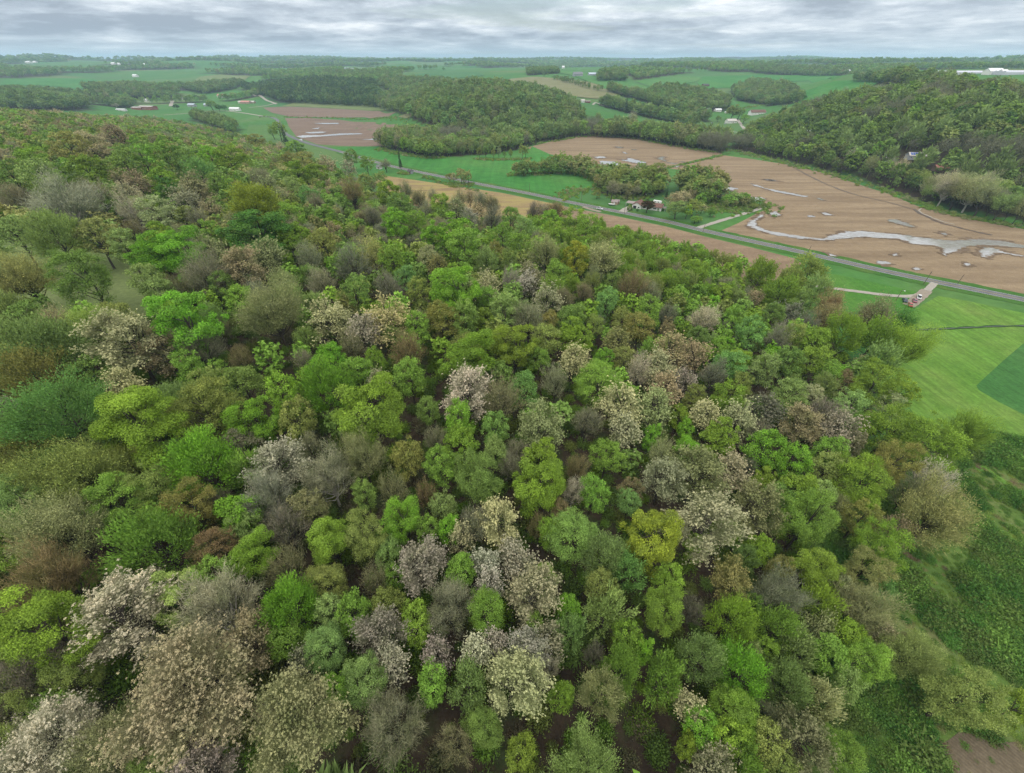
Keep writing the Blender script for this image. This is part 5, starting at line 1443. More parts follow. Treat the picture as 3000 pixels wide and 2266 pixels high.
FILL = fill_wood()
FILL.sort(key=lambda t: -t['pw'])
count = {}
for t in TREES: count[t['kind']] = count.get(t['kind'], 0) + 1
SINGLE, REST = [], []
for t in FILL:
    vis = -30 < t['px'] < 3030 and t['py'] < 2330
    if vis and count.get(t['kind'], 0) < 290 and len(SINGLE) < 330:
        count[t['kind']] = count.get(t['kind'], 0) + 1
        SINGLE.append(t)
    else:
        REST.append(t)
ALL = TREES + SINGLE


# ------------------------------------------------------------------ words that single each tree out
def where(t):
    c = ('far left', 'left', 'centre', 'right', 'far right')[int(np.clip(t['px'] / 600, 0, 4))]
    y = t['py']
    rows_ = ((520, 'valley' if t['px'] > 1000 else 'ridge'), (760, 'upper wood'), (1080, 'middle wood'), (1420, 'lower wood'), (1820, 'front wood'), (9999, 'foreground'))
    for lim, n_ in rows_:
        if y < lim: return c + ' ' + n_
    return c


def size_word(t):
    return 'huge ' if t['pw'] > 200 else 'large ' if t['pw'] > 120 else 'tiny ' if t['pw'] < 24 else 'small ' if t['pw'] < 52 else ''


def short(t):
    return TONE[t['tone']][1] + ' ' + {'dense': 'leafy tree', 'leafy': 'light leafed tree', 'feather': 'feathery tree', 'tuft': 'blossoming tree', 'bare': 'bare tree', 'sparse': 'budding tree', 'conifer': 'conifer'}[t['kind']]


def rel(t, o):
    dx = o['px'] - t['px']; dy = o['py'] - t['py']       # o seen from t
    if abs(dx) > 1.6 * abs(dy): return 'just right of' if dx < 0 else 'just left of'
    if abs(dy) > 1.6 * abs(dx): return 'in front of' if dy < 0 else 'behind'
    return ('in front and ' if dy < 0 else 'behind and ') + ('right of' if dx < 0 else 'left of')


def name_trees():
    seen = set()
    X_ = np.array([t['px'] for t in ALL]); Y_ = np.array([t['py'] for t in ALL]); Wd = np.array([t['pw'] for t in ALL])
    hero = np.array([t['hero'] for t in ALL])
    for i, t in enumerate(ALL):
        d = np.hypot(X_ - t['px'], Y_ - t['py']) / np.maximum(Wd, 20) ** .35
        d[i] = 1e9
        d[~hero] += 1e6
        base = size_word(t) + short(t)
        lab = None
        for j in np.argsort(d)[:14]:
            o = ALL[j]
            c = f"{base} {rel(t, o)} {'the' if True else ''} {size_word(o)}{short(o)}, {where(t)}"
            if len(c.split()) > 16: c = f"{base} {rel(t, o)} the {short(o)}, {where(t)}"
            if len(c.split()) <= 16 and c not in seen:
                lab = c; break
        if lab is None:
            for n_ in range(2, 9):
                o = ALL[int(np.argsort(d)[0])]
                lab = f"{base.replace('light leafed ', '').replace('yellowish green', 'yellowish')} {'near' if n_ == 2 else 'beside' if n_ == 3 else 'beyond'} the {short(o)}, {where(t)}"
                if lab not in seen: break
        seen.add(lab)
        t['label'] = lab


name_trees()

BARK = {'bare': 0.9, 'sparse': 0.8}


def plant(t, r):
    lod = 3 if t['pw'] > 200 and t['kind'] not in ('conifer', 'sparse') else 2 if t['pw'] > 110 else 0 if t['pw'] > 50 else 1
    variants = PROTO[t['kind'], lod]
    cm, tm = variants[int(r.integers(len(variants)))]
    root = empty(KWORD[t['kind']][0], (t['x'], t['y'], t['z']), r.uniform(0, 6.28))
    props(root, t['label'], 'tree', {'dense': 'leafy trees of the wood', 'leafy': 'light leafed trees of the wood', 'feather': 'feathery trees of the wood', 'tuft': 'blossoming trees of the wood', 'bare': 'bare trees of the wood', 'sparse': 'budding trees of the wood', 'conifer': 'conifers of the valley'}[t['kind']])
    sx = t['w'] / (10.3 if t['hero'] else 10.6); sz = t['h'] / 19.6
    c = np.array(TONE[t['tone']][0])
    c = (c * .88 + np.array((.18, .245, .072)) * .12) * r.uniform(0.86, 1.14) * (1 + r.normal(size=3) * 0.035)
    k = bpy.data.objects.new('trunk', tm); COL.objects.link(k); k.parent = root
    k.scale = (sx, sx, sz)
    pale = t['tone'] in ('white', 'palegrey', 'greycream', 'palesage') and t['kind'] in ('bare', 'sparse')
    bark = np.array((0.36, 0.335, 0.29)) if pale else np.array((0.055, 0.047, 0.038)) * r.uniform(0.7, 1.4)
    k.color = (*bark, 1)
    o = bpy.data.objects.new('crown', cm); COL.objects.link(o); o.parent = root
    e = r.uniform(.84, 1.18)
    o.scale = (sx * e, sx / e, sz)
    o.color = (*np.clip(c, 0, 1), 1)


_r = np.random.default_rng(77)
for t in ALL:
    plant(t, _r)


# ------------------------------------------------------------------ woods that read as one mass
FARKIND = {'dense': 'dense', 'leafy': 'leafy', 'feather': 'feather', 'tuft': 'tuft', 'bare': 'bare', 'sparse': 'bare', 'conifer': 'conifer'}


def stuff_from(ts, name, label, r):
    P = [(t['x'], t['y'], t['z']) for t in ts]
    pi = [int(r.choice(FARIDX[FARKIND[t['kind']]])) for t in ts]
    sc = [(t['w'] / 10.6, t['w'] / 10.6, t['h'] / 19.6) for t in ts]
    dim = {'right': .98, 'mixdark': .98, 'conif': .8, 'mix': 1.05}.get(ts[0].get('pal'), 1.0)        # darker kinds of tree grow in these woods
    gm = np.array((.150, .185, .085)); gk = .35 if ts[0].get('pal') else 0.0
    col = [(np.array(TONE[t['tone']][0]) * (1 - gk) + gm * gk) * dim * r.uniform(.72, 1.28) for t in ts]
    return scatter(name, P, pi, sc, r.uniform(0, 6.28, len(ts)), col, label)


stuff_from(REST, 'woodland', 'small trees filling the rest of the wooded hillside', np.random.default_rng(5))

PAL = {'mix': ((.3, 'mid', 'leafy'), (.22, 'green', 'leafy'), (.14, 'olive', 'leafy'), (.14, 'sage', 'feather'), (.1, 'greyolive', 'bare'), (.08, 'tanolive', 'tuft')),
       'clump': ((.35, 'olive', 'leafy'), (.25, 'tanolive', 'leafy'), (.25, 'mid', 'leafy'), (.15, 'green', 'leafy')),
       'mixdark': ((.46, 'mid', 'leafy'), (.16, 'bluegreen', 'dense'), (.1, 'olive', 'leafy'), (.12, 'sage', 'feather'), (.1, 'greyolive', 'bare'), (.06, 'green', 'leafy')),
       'conif': ((.45, 'dark', 'dense'), (.2, 'needle', 'conifer'), (.25, 'mid', 'leafy'), (.1, 'bluegreen', 'leafy')),
       'right': ((.34, 'mid', 'leafy'), (.10, 'green', 'leafy'), (.14, 'olive', 'leafy'), (.04, 'limeolive', 'dense'), (.12, 'sage', 'feather'), (.12, 'greyolive', 'bare'), (.05, 'purple', 'bare'), (.02, 'orange', 'leafy'), (.03, 'vivid', 'dense'), (.08, 'dark', 'leafy')),
       'far': ((.45, 'mid', 'leafy'), (.2, 'bluegreen', 'leafy'), (.2, 'sage', 'leafy'), (.05, 'greyolive', 'bare'), (.1, 'green', 'leafy'))}
WLABEL = {'hill': 'dark wood on the round hill in mid valley', 'dark': 'dark conifer wood above the left brown fields', 'river': 'belt of river trees behind the upper brown field', 'river2': 'strip of valley trees beside the flooded left field', 'right': 'wooded slope along the right side of the valley'}


KEEP_CLEAR = [(2362, 391, 8), (2680, 466, 13), (2752, 500, 9), (2602, 474, 8), (1706, 300, 12), (1721, 301, 10), (2066, 254, 14), (2140, 361, 18), (2216, 337, 26), (2102, 327, 14), (2076, 322, 12), (2128, 332, 10), (2046, 319, 10), (2133, 297, 10), (1692, 224, 26), (1738, 223, 26),
              (436, 322, 34), (408, 322, 30), (357, 325, 24), (398, 226, 16), (649, 286, 20), (2472, 217, 22), (2481, 218, 14), (564, 313, 16), (1650, 201, 20), (1820, 206, 20), (1875, 211, 20), (334, 190, 24), (350, 191, 20), (427, 193, 24), (86, 186, 30), (104, 185, 24), (1000, 203, 34), (1050, 204, 34), (2267, 343, 10)]
_kc = []
for a_, b_, r_ in KEEP_CLEAR:
    h_ = hit(a_, b_)
    if h_ is not None: _kc.append((h_[0], h_[1], r_))


def keep_clear(x, y):
    """yards: no trees on a house nor right in front of it"""
    m = np.ones(x.shape, bool)
    for hx_, hy_, r_ in _kc:
        L_ = math.hypot(hx_, hy_); ux, uy = -hx_ / L_, -hy_ / L_
        dx, dy = x - hx_, y - hy_
        al = dx * ux + dy * uy; ac = np.abs(dx * uy - dy * ux)
        m &= ~((al > -r_ * .8) & (al < r_ * .7 + np.where(r_ < 13.5, 9, 28)) & (ac < r_ * .85))
    return m


def far_woods():
    r = np.random.default_rng(12)
    fx = np.array([t['x'] for t in TREES]); fy = np.array([t['y'] for t in TREES])
    for (nm, poly, d0, d1, sp, pal, hh) in WOODS:
        # look over the part of the land this outline can cover
        pts = [hit(x, y) for x, y in poly]
        pts = np.array([p for p in pts if p is not None])
        lo = pts.min(0) - 120; hi = pts.max(0) + 250
        gx, gy = np.meshgrid(np.arange(lo[0], hi[0], sp), np.arange(lo[1], hi[1], sp))
        gx = gx.ravel() + r.uniform(-sp * .4, sp * .4, gx.size); gy = gy.ravel() + r.uniform(-sp * .4, sp * .4, gy.size)
        z = H(gx, gy)
        px, py, f = project(np.stack([gx, gy, z], -1))
        d = np.hypot(gx, gy)
        m = inside(poly, px, py) & (d > d0) & (d < d1)
        gx, gy, z = gx[m], gy[m], z[m]
        near = np.min(np.hypot(gx[:, None] - fx[None], gy[:, None] - fy[None]), 1) > 4.5
        near &= keep_clear(gx, gy)
        gx, gy, z = gx[near], gy[near], z[near]
        ts = []
        for i in range(len(gx)):
            # neighbouring trees tend to be of one kind
            tone, kind = pick(r, PAL[pal])
            k = fbm(gx[i] / 45, gy[i] / 45, 3, 2)
            if k > .70 and pal in ('right', 'mix'): tone, kind = 'limeolive', 'leafy'
            if k < .32 and pal in ('right', 'mix'): tone, kind = 'purple', 'bare'
            h = hh * r.uniform(.58, 1.22)
            ts.append(dict(x=gx[i], y=gy[i], z=z[i], w=h * r.uniform(.48, .82), h=h, kind=kind, tone=tone, pal=pal))
        if ts:
            stuff_from(ts, 'distant_wood', WLABEL.get(nm, 'distant trees massed together on the far hills'), r)
    # the rolling country beyond: larger spacing, noise-shaped woods
    X_, Y_ = [], []
    for (a0, a1, st, hk) in ((1700, 2600, 13, 1.0), (2600, 4000, 21, 1.15), (4000, 7000, 42, 1.5)):
        gx, gy = np.meshgrid(np.arange(-a1 * 1.35, a1 * 1.35, st), np.arange(0, a1, st))
        gx = gx.ravel() + r.uniform(-st * .42, st * .42, gx.size); gy = gy.ravel() + r.uniform(-st * .42, st * .42, gy.size)
        d = np.hypot(gx, gy)
        m = (d > a0) & (d < a1) & (gy > np.abs(gx) * .62)
        gx, gy = gx[m], gy[m]
        m = far_woods_mask(gx, gy) & keep_clear(gx, gy)
        gx, gy = gx[m], gy[m]
        z = H(gx, gy)
        ts = []
        for i in range(len(gx)):
            tone, kind = pick(r, PAL['far'])
            h = 18 * hk * r.uniform(.7, 1.2)
            ts.append(dict(x=gx[i], y=gy[i], z=z[i], w=h * .62 if hk == 1 else st * .72, h=h, kind=kind, tone=tone))
        stuff_from(ts, 'distant_wood', 'hazy woods scattered over the far rolling hills', r)
        print('far', a0, len(ts))


far_woods()


def undergrowth():
    r = np.random.default_rng(44)
    gx, gy = np.meshgrid(np.arange(-420, 170, 3.6), np.arange(-15, 480, 3.6))
    gx = gx.ravel() + r.uniform(-1.8, 1.8, gx.size); gy = gy.ravel() + r.uniform(-1.8, 1.8, gy.size)
    m = inside(HILL, gx, gy) & ~inside(CLEAR, gx, gy) & (fbm(gx / 22, gy / 22, 8, 3) > .34)
    gx, gy = gx[m], gy[m]
    z = H(gx, gy)
    px, py, f = project(np.stack([gx, gy, z + 2], -1))
    m = (px > -200) & (px < 3200) & (py < 2500) & (f > 12)
    gx, gy, z = gx[m], gy[m], z[m]
    n = len(gx)
    s = r.uniform(.8, 2.6, n)
    tones = [TONE[k][0] for k in ('green', 'mid', 'green', 'limeolive', 'olive', 'brown', 'mid')]
    col = np.array([tones[i] for i in r.integers(0, len(tones), n)]) * r.uniform(.5, .85, n)[:, None]  # shrub colours darkened to deepen the shade between crowns
    near_ = np.hypot(np.hypot(gx, gy), 100 - z) < 170
    scatter('undergrowth', np.stack([gx, gy, z + .2], 1), np.where(near_, r.choice(FARIDX['fine'], n), r.choice(FARIDX['shrub'], n)), np.stack([s, s, s * r.uniform(.8, 1.4, n)], 1), r.uniform(0, 6.28, n), col, 'green undergrowth on the floor of the wood')
    print('undergrowth', n)
    # brambles and tall weeds on the rough pasture, lower right
    gx, gy = np.meshgrid(np.arange(44, 215, 1.25), np.arange(-12, 112, 1.25))
    gx = gx.ravel() + r.uniform(-.7, .7, gx.size); gy = gy.ravel() + r.uniform(-.7, .7, gy.size)
    edge = inside([(47, -40), (53, 18), (67, 42), (82, 62), (108, 84), (132, 101), (170, 98), (215, 70), (215, -40)], gx, gy)
    k = fbm(gx / 7 + 5 + gy / 30, gy / 9 + 2, 17, 4) * .8 + .2 * r.uniform(0, 1, gx.size)
    m = edge & ~inside(EARTH, gx, gy) & (k > .515) & (r.uniform(0, 1, gx.size) < (k - .49) * 9)
    gx, gy, k = gx[m], gy[m], k[m]
    z = H(gx, gy); n = len(gx)
    s = r.uniform(.45, 1.1, n) * (1.2 + 7.0 * (k - .5))
    tones = [(.065, .165, .035), (.10, .22, .045), (.15, .27, .055), (.12, .18, .05)]
    col = np.array([tones[i] for i in r.integers(0, 4, n)]) * r.uniform(.75, 1.15, n)[:, None]
    scatter('bramble_patch', np.stack([gx, gy, z + .1], 1), r.choice(FARIDX['fine'], n), np.stack([s * 1.3, s * 1.3, s], 1), r.uniform(0, 6.28, n), col, 'dark green brambles in the rough pasture')
    print('bramble', n)
    # tall grass and weeds between them
    gx, gy = np.meshgrid(np.arange(44, 215, 1.3), np.arange(-12, 112, 1.3))
    gx = gx.ravel() + r.uniform(-.8, .8, gx.size); gy = gy.ravel() + r.uniform(-.8, .8, gy.size)
    m = inside([(47, -40), (53, 18), (67, 42), (82, 62), (108, 84), (132, 101), (170, 98), (215, 70), (215, -40)], gx, gy) & (r.uniform(0, 1, gx.size) < np.where(inside(EARTH, gx, gy), .38, .70))
    gx, gy = gx[m], gy[m]
    z = H(gx, gy); n = len(gx)
    s = r.uniform(.4, .9, n)
    k = fbm(gx / 6, gy / 11, 23, 3)
    pal = np.array([(.10, .20, .04), (.16, .26, .05), (.215, .30, .065), (.28, .27, .12), (.20, .15, .10)])
    col = pal[np.clip(((k - .5) * 17 + 2.3 + r.normal(size=n) * .5).astype(int), 0, 4)] * r.uniform(.8, 1.15, n)[:, None]
    scatter('tall_grass', np.stack([gx, gy, z], 1), r.choice(FARIDX['fine'], n), np.stack([s * 1.2, s * 1.2, s * .6], 1), r.uniform(0, 6.28, n), col, 'tall weedy grass of the rough pasture')
    # hedge bottoms and bushes under the valley trees
    P = []
    for line, w_, cnt in (([(1490, 512), (1560, 511), (1640, 506), (1700, 512), (1760, 535), (1755, 560)], 5, 260), ([(1395, 467), (1450, 469), (1500, 469), (1545, 466)], 3, 130), ([(1110, 436), (1180, 452), (1250, 462), (1300, 462)], 5, 260), ([(1310, 541), (1350, 546), (1380, 542)], 3, 60),
                          ([(1640, 580), (1700, 560), (1740, 555)], 6, 120), ([(2110, 616), (2160, 614), (2240, 604)], 8, 200), ([(2060, 620), (2110, 600)], 7, 90), ([(770, 343), (900, 345), (1020, 348), (1130, 346), (1200, 356)], 6, 220), ([(1170, 507), (1195, 511)], 3, 30), ([(1240, 520), (1300, 538), (1420, 566)], 2, 60),
                          ([(1948, 495), (2119, 456)], 1.5, 60), ([(2140, 440), (2300, 478), (2450, 515), (2600, 560), (2700, 600)], 6, 400), ([(2700, 600), (2800, 632), (3000, 668)], 4, 160), ([(1560, 424), (1740, 398), (1850, 406), (1980, 430), (2100, 448)], 4, 260),
                          ([(2140, 322), (2180, 318), (2220, 310), (2300, 302)], 5, 160), ([(1985, 575), (2060, 600), (2100, 590)], 7, 140), ([(1780, 575), (1840, 580), (1900, 575)], 5, 120)):
        L3 = smooth_line(gxy(line), 6)
        seg = np.linalg.norm(np.diff(L3, axis=0), axis=1); cum = np.concatenate([[0], np.cumsum(seg)])
        tt = r.uniform(0, cum[-1], cnt)
        xx = np.interp(tt, cum, L3[:, 0]) + r.normal(size=cnt) * w_; yy = np.interp(tt, cum, L3[:, 1]) + r.normal(size=cnt) * w_
        P.append(np.stack([xx, yy], 1))
    P = np.concatenate(P); z = H(P[:, 0], P[:, 1]); n = len(P)
    s = r.uniform(.8, 2.3, n)
    tones = [TONE[q][0] for q in ('green', 'mid', 'olive', 'greyolive', 'mid')]
    col = np.array([tones[i] for i in r.integers(0, 5, n)]) * r.uniform(.7, 1.1, n)[:, None]
    scatter('hedge_bushes', np.column_stack([P, z + .2]), r.choice(FARIDX['shrub'], n), np.stack([s, s, s], 1), r.uniform(0, 6.28, n), col, 'low bushes along the hedgerows and field edges')


undergrowth()
print('trees', N_CROWN, len(TREES), len(SINGLE), len(REST), count)


# ------------------------------------------------------------------ buildings
M_wall = {'white': plain('white_siding', (0.66, 0.65, 0.62), 0.7), 'cream': plain('cream_siding', (0.55, 0.50, 0.40), 0.7), 'brick': plain('red_brick', (0.24, 0.10, 0.075), 0.9), 'grey': plain('grey_siding', (0.30, 0.31, 0.33), 0.7),
          'brown': plain('brown_boards', (0.16, 0.105, 0.07), 0.9), 'tan': plain('tan_siding', (0.36, 0.27, 0.20), 0.8), 'darkred': plain('dark_red_boards', (0.16, 0.05, 0.04), 0.8)}
M_roof = {'brown': plain('brown_shingles', (0.155, 0.088, 0.070), 0.9, 0.2, 0.2), 'grey': plain('grey_shingles', (0.17, 0.17, 0.18), 0.9), 'white': plain('white_metal_roof', (0.68, 0.68, 0.68), 0.4, 0.4, .05), 'red': plain('red_metal_roof', (0.30, 0.12, 0.095), 0.6),
          'blue': plain('bluish_metal_roof', (0.36, 0.41, 0.47), 0.4, 0.4, .06), 'pink': plain('faded_red_roof', (0.45, 0.20, 0.17), 0.7), 'taupe': plain('taupe_shingles', (0.26, 0.215, 0.20), 0.9), 'dark': plain('dark_shingles', (0.075, 0.07, 0.07), 0.9), 'pale': plain('pale_roof', (0.45, 0.42, 0.38), 0.7)}
M_glass = plain('window_glass', (0.03, 0.035, 0.04), 0.08, 0.6, .05)
M_trim = plain('white_trim', (0.68, 0.68, 0.66), 0.6)
M_door = plain('door_paint', (0.20, 0.08, 0.06), 0.6)


def box(V, F_, x0, x1, y0, y1, z0, z1):
    o = len(V)
    V += [(x0, y0, z0), (x1, y0, z0), (x1, y1, z0), (x0, y1, z0), (x0, y0, z1), (x1, y0, z1), (x1, y1, z1), (x0, y1, z1)]
    F_ += [(o, o + 3, o + 2, o + 1), (o + 4, o + 5, o + 6, o + 7), (o, o + 1, o + 5, o + 4), (o + 1, o + 2, o + 6, o + 5), (o + 2, o + 3, o + 7, o + 6), (o + 3, o, o + 4, o + 7)]


def part_box(name, parent, mat, *b, label=None):
    V, F_ = [], []
    box(V, F_, *b)
    o = link(name, mesh_np(name, V, F_, (mat,)), parent)
    if label: o['label'] = label
    return o


def gable_parts(root, L_, Wd, wh, rh, wall, roof, ox=0.0, oy=0.0, turn=False, ov=0.5, thick=0.18):
    """walls and roof of a gabled block; ridge along x (or y when turn)"""
    def tr(p):
        x, y, z = p
        return (ox - y, oy + x, z) if turn else (ox + x, oy + y, z)
    l, w = L_ / 2, Wd / 2
    V = [(-l, -w, -.6), (l, -w, -.6), (l, w, -.6), (-l, w, -.6), (-l, -w, wh), (l, -w, wh), (l, w, wh), (-l, w, wh), (-l, 0, wh + rh), (l, 0, wh + rh)]
    F_ = [(0, 1, 5, 4), (2, 3, 7, 6), (1, 2, 6, 9, 5), (3, 0, 4, 8, 7), (0, 3, 2, 1)]
    link('wall', mesh_np('wall', [tr(v) for v in V], F_, (wall,)), root)
    k = rh / w
    a = [(-w - ov, wh - ov * k), (0, wh + rh), (w + ov, wh - ov * k)]
    V = []
    for x in (-l - ov, l + ov):
        for y, z in a: V.append((x, y, z + .03))
        for y, z in a: V.append((x, y, z + thick + .03))
    F_ = [(3, 4, 10, 9), (4, 5, 11, 10), (0, 6, 7, 1), (1, 7, 8, 2), (0, 3, 9, 6), (2, 8, 11, 5), (0, 1, 4, 3), (1, 2, 5, 4), (6, 9, 10, 7), (7, 10, 11, 8)]
    link('roof', mesh_np('roof', [tr(v) for v in V], F_, (roof,)), root)


def put(name, px, py, rz, label, cat, group=None, z=None):
    p = hit(px, py) if z is None else at_z(px, py, z)
    root = empty(name, (p[0], p[1], float(H(p[0], p[1])) if z is None else z), rz)
    return props(root, label, cat, group), project(p)[2]


def add_windows(root, L_, Wd, wh, n, side=-1, size=(1.2, 1.1)):
    for i in range(n):
        x = -L_ / 2 + L_ * (i + .5) / n
        y = side * (Wd / 2)
        a, b_ = sorted((y, y + side * .05))
        w = part_box('window', root, M_trim, x - size[0] / 2, x + size[0] / 2, a, b_, wh * .38, wh * .38 + size[1])
        a, b_ = sorted((y + side * .05, y + side * .07))
        part_box('pane', w, M_glass, x - size[0] / 2 + .1, x + size[0] / 2 - .1, a, b_, wh * .38 + .1, wh * .38 + size[1] - .1)


def house(name, px, py, wpx, label, wall='white', roof='grey', ratio=0.55, wh=3.0, rh=2.2, yaw=None, nwin=4, cat='house', group=None, chimney=False, door=True):
    root, f = put(name, px, py, 0, label, cat, group)
    L_ = wpx * f / FPX
    Wd = L_ * ratio
    if yaw is None: yaw = math.atan2(-root.location.x, root.location.y) * -1 * 0 + 0.25
    root.rotation_euler = (0, 0, yaw)
    gable_parts(root, L_, Wd, wh, rh, M_wall[wall], M_roof[roof])
    if nwin: add_windows(root, L_, Wd, wh, nwin)
    if door: part_box('door', root, M_door, L_ * .06, L_ * .06 + 1.1, -Wd / 2 - .06, -Wd / 2, 0, 2.1)
    if chimney: part_box('chimney', root, M_wall['brick'], L_ * .2, L_ * .2 + .9, -.45, .45, wh + rh * .4, wh + rh + 1.0)
    return root


def ranch_house():
    a = at_z(1879, 612, 0); b_ = at_z(1934, 620, 0)
    yaw = math.atan2(b_[1] - a[1], b_[0] - a[0])
    L_ = float(np.hypot(*(b_ - a)[:2])) + 1.0
    Wd = 8.2
    c = (a + b_) / 2
    n = np.array([-math.sin(yaw), math.cos(yaw)])
    root = empty('ranch_house', (c[0] + n[0] * Wd / 2, c[1] + n[1] * Wd / 2, 0), yaw)
    props(root, 'white ranch house with long brown roof beside the country road', 'house')
    gable_parts(root, L_, Wd, 2.9, 2.1, M_wall['white'], M_roof['brown'])
    # garage wing with its gable towards the road
    gable_parts(root, 11.0, 7.4, 2.9, 2.0, M_wall['white'], M_roof['brown'], ox=-L_ / 2 - 3.4, oy=-0.6, turn=True)
    gx = -L_ / 2 - 3.4
    part_box('garage_door', root, M_glass, gx - 2.9, gx - .2, -6.16, -6.1, 0.0, 2.1, label='dark open garage door')
    part_box('window', root, M_glass, gx + 1.2, gx + 2.6, -6.16, -6.1, 0.7, 1.5)
    # carport on posts at the left
    cx0 = gx - 3.7
    V, F_ = [], []
    box(V, F_, cx0 - 7.0, cx0, -2.6, 5.0, 2.55, 2.75)
    link('carport_roof', mesh_np('carport_roof', V, F_, (M_roof['taupe'],)), root)['label'] = 'flat taupe carport roof'
    for x in (cx0 - 6.8, cx0 - 3.5):
        for y in (-2.3, 4.8):
            part_box('post', root, M_trim, x, x + .14, y, y + .14, -.3, 2.55)
    for x in (-L_ * .30, -L_ * .02, L_ * .14, L_ * .22, L_ * .36):
        w = part_box('window', root, M_trim, x - .75, x + .75, -Wd / 2 - .05, -Wd / 2, 1.0, 2.2)
        part_box('pane', w, M_glass, x - .63, x + .63, -Wd / 2 - .08, -Wd / 2 - .05, 1.1, 2.1)
    part_box('door', root, M_door, -L_ * .18, -L_ * .18 + 1.1, -Wd / 2 - .06, -Wd / 2, 0, 2.1, label='dark red front door')
    part_box('chimney', root, M_wall['brick'], -.5, .4, -.3, .5, 4.2, 5.9)
    # back porch at the far gable
    part_box('porch_roof', root, M_roof['taupe'], L_ / 2 + .55, L_ / 2 + 2.8, -2.5, 3.0, 2.3, 2.42)
    for y in (-2.3, 2.7): part_box('post', root, M_trim, L_ / 2 + 2.6, L_ / 2 + 2.74, y, y + .14, -.3, 2.3)
    return root, yaw


RH, RYAW = ranch_house()


def small_shed():
    p = at_z(1800, 599, 0)
    root = props(empty('garden_shed', (p[0], p[1], 0), RYAW + .15), 'small tan garden shed with taupe roof left of the ranch house', 'shed')
    gable_parts(root, 5.2, 4.2, 2.3, 1.3, M_wall['tan'], M_roof['taupe'], ov=.3)
    gable_parts(root, 3.6, 3.0, 2.2, 1.1, M_wall['tan'], M_roof['taupe'], ox=1.8, oy=2.6, ov=.3)
    part_box('door', root, M_trim, -.6, .6, -2.15, -2.1, 0, 1.9)


small_shed()


def cyl(name, parent, mat, c, r_, h_, axis='z', n=12):
    V, F_ = [], []
    for s in (-h_ / 2, h_ / 2):
        for k in range(n):
            a = 2 * math.pi * k / n; u, v = r_ * math.cos(a), r_ * math.sin(a)
            V.append({'z': (c[0] + u, c[1] + v, c[2] + s), 'y': (c[0] + u, c[1] + s, c[2] + v), 'x': (c[0] + s, c[1] + u, c[2] + v)}[axis])
    F_ = [(k, (k + 1) % n, n + (k + 1) % n, n + k) for k in range(n)] + [tuple(range(n))[::-1], tuple(range(n, 2 * n))]
    return link(name, mesh_np(name, V, F_, (mat,)), parent)


M_tyre = plain('tyre_rubber', (0.02, 0.02, 0.02), 0.9)
PAINT = {}


def car(px, py, rz, col, label, cat='car', kind='sedan', name='parked_car'):
    p = at_z(px, py, 0) if py > 520 else hit(px, py)
    root = props(empty(name, (p[0], p[1], 0.24 if py > 520 else float(p[2]) + .1), rz), label, cat, 'cars parked near the road')
    if col not in PAINT: PAINT[col] = plain('car_paint', col, 0.25, 0.6, 0.04)
    m = PAINT[col]
    # side outline of the body, then the cabin on top
    if kind == 'sedan':
        prof = [(-2.25, .35), (2.2, .35), (2.28, .62), (2.15, .82), (1.1, .95), (-1.6, .98), (-2.2, .9), (-2.3, .6)]
        cab = [(-1.75, .96), (1.05, .94), (.35, 1.42), (-1.05, 1.44)]
    else:
        prof = [(-2.6, .45), (2.5, .45), (2.6, .75), (2.45, 1.0), (1.2, 1.12), (-2.55, 1.12), (-2.65, .8)]
        cab = [(-1.0, 1.1), (1.25, 1.1), (.6, 1.72), (-.8, 1.75)]

    def extr(pr, w0, w1, name, mat):
        zz = [z for _, z in pr]; z0, z1 = min(zz), max(zz)
        V = []
        for s in (-1, 1):
            for x, z in pr:
                w = w0 + (w1 - w0) * (z - z0) / (z1 - z0)
                V.append((x, s * w, z))
        n = len(pr)
        F_ = [tuple(range(n)), tuple(range(2 * n - 1, n - 1, -1))] + [(i, n + i, n + (i + 1) % n, (i + 1) % n) for i in range(n)]
        return link(name, mesh_np(name, V, F_, (mat,)), root)
    extr(prof, .88, .84, 'body', m)
    extr(cab, .80, .60, 'window', M_glass)
    x0, x1 = cab[3][0], cab[2][0]
    zt = cab[3][1]
    part_box('roof_panel', root, m, x0 - .08, x1 + .06, -.62, .62, zt - .015, zt + .04)
    for x in (-1.4, 1.4) if kind == 'sedan' else (-1.65, 1.65):
        for y in (-.82, .82):
            cyl('wheel', root, M_tyre, (x, y, .33), .33, .22, 'y', 12)
    if kind == 'pickup':
        part_box('bed_floor', root, M_tyre, -2.45, -1.1, -.7, .7, 1.125, 1.14, label='open cargo bed')
    return root


rd = lambda px: math.atan2(at_z(px + 60, 0 + ROADY(px + 60), 0)[1] - at_z(px, ROADY(px), 0)[1], at_z(px + 60, ROADY(px + 60), 0)[0] - at_z(px, ROADY(px), 0)[0])
ROADY = lambda px: float(np.interp(px, [a for a, b in road_px], [b for a, b in road_px]))
car(1757, 615, rd(1757) + .05, (0.62, 0.62, 0.63), 'white pickup on the gravel beside the road, by itself', 'pickup', 'pickup', 'parked_pickup')
car(2649, 884, 1.05, (0.035, 0.05, 0.085), 'dark blue car at the left side of the gravel parking')
car(2665, 897, .95, (0.42, 0.05, 0.045), 'bright red car nearest the lawn on the gravel parking')
car(2678, 885, .95, (0.28, 0.10, 0.12), 'dull maroon car between the red car and the white van')
car(2690, 875, .9, (0.66, 0.66, 0.66), 'white pickup at the far end of the row of parked cars', 'pickup', 'pickup', 'parked_pickup')
car(2124, 364, .4, (0.55, 0.57, 0.6), 'silver car parked below the far farm')
car(2086, 362, .2, (0.3, 0.33, 0.38), 'grey car in the row of vehicles left of the far farm')


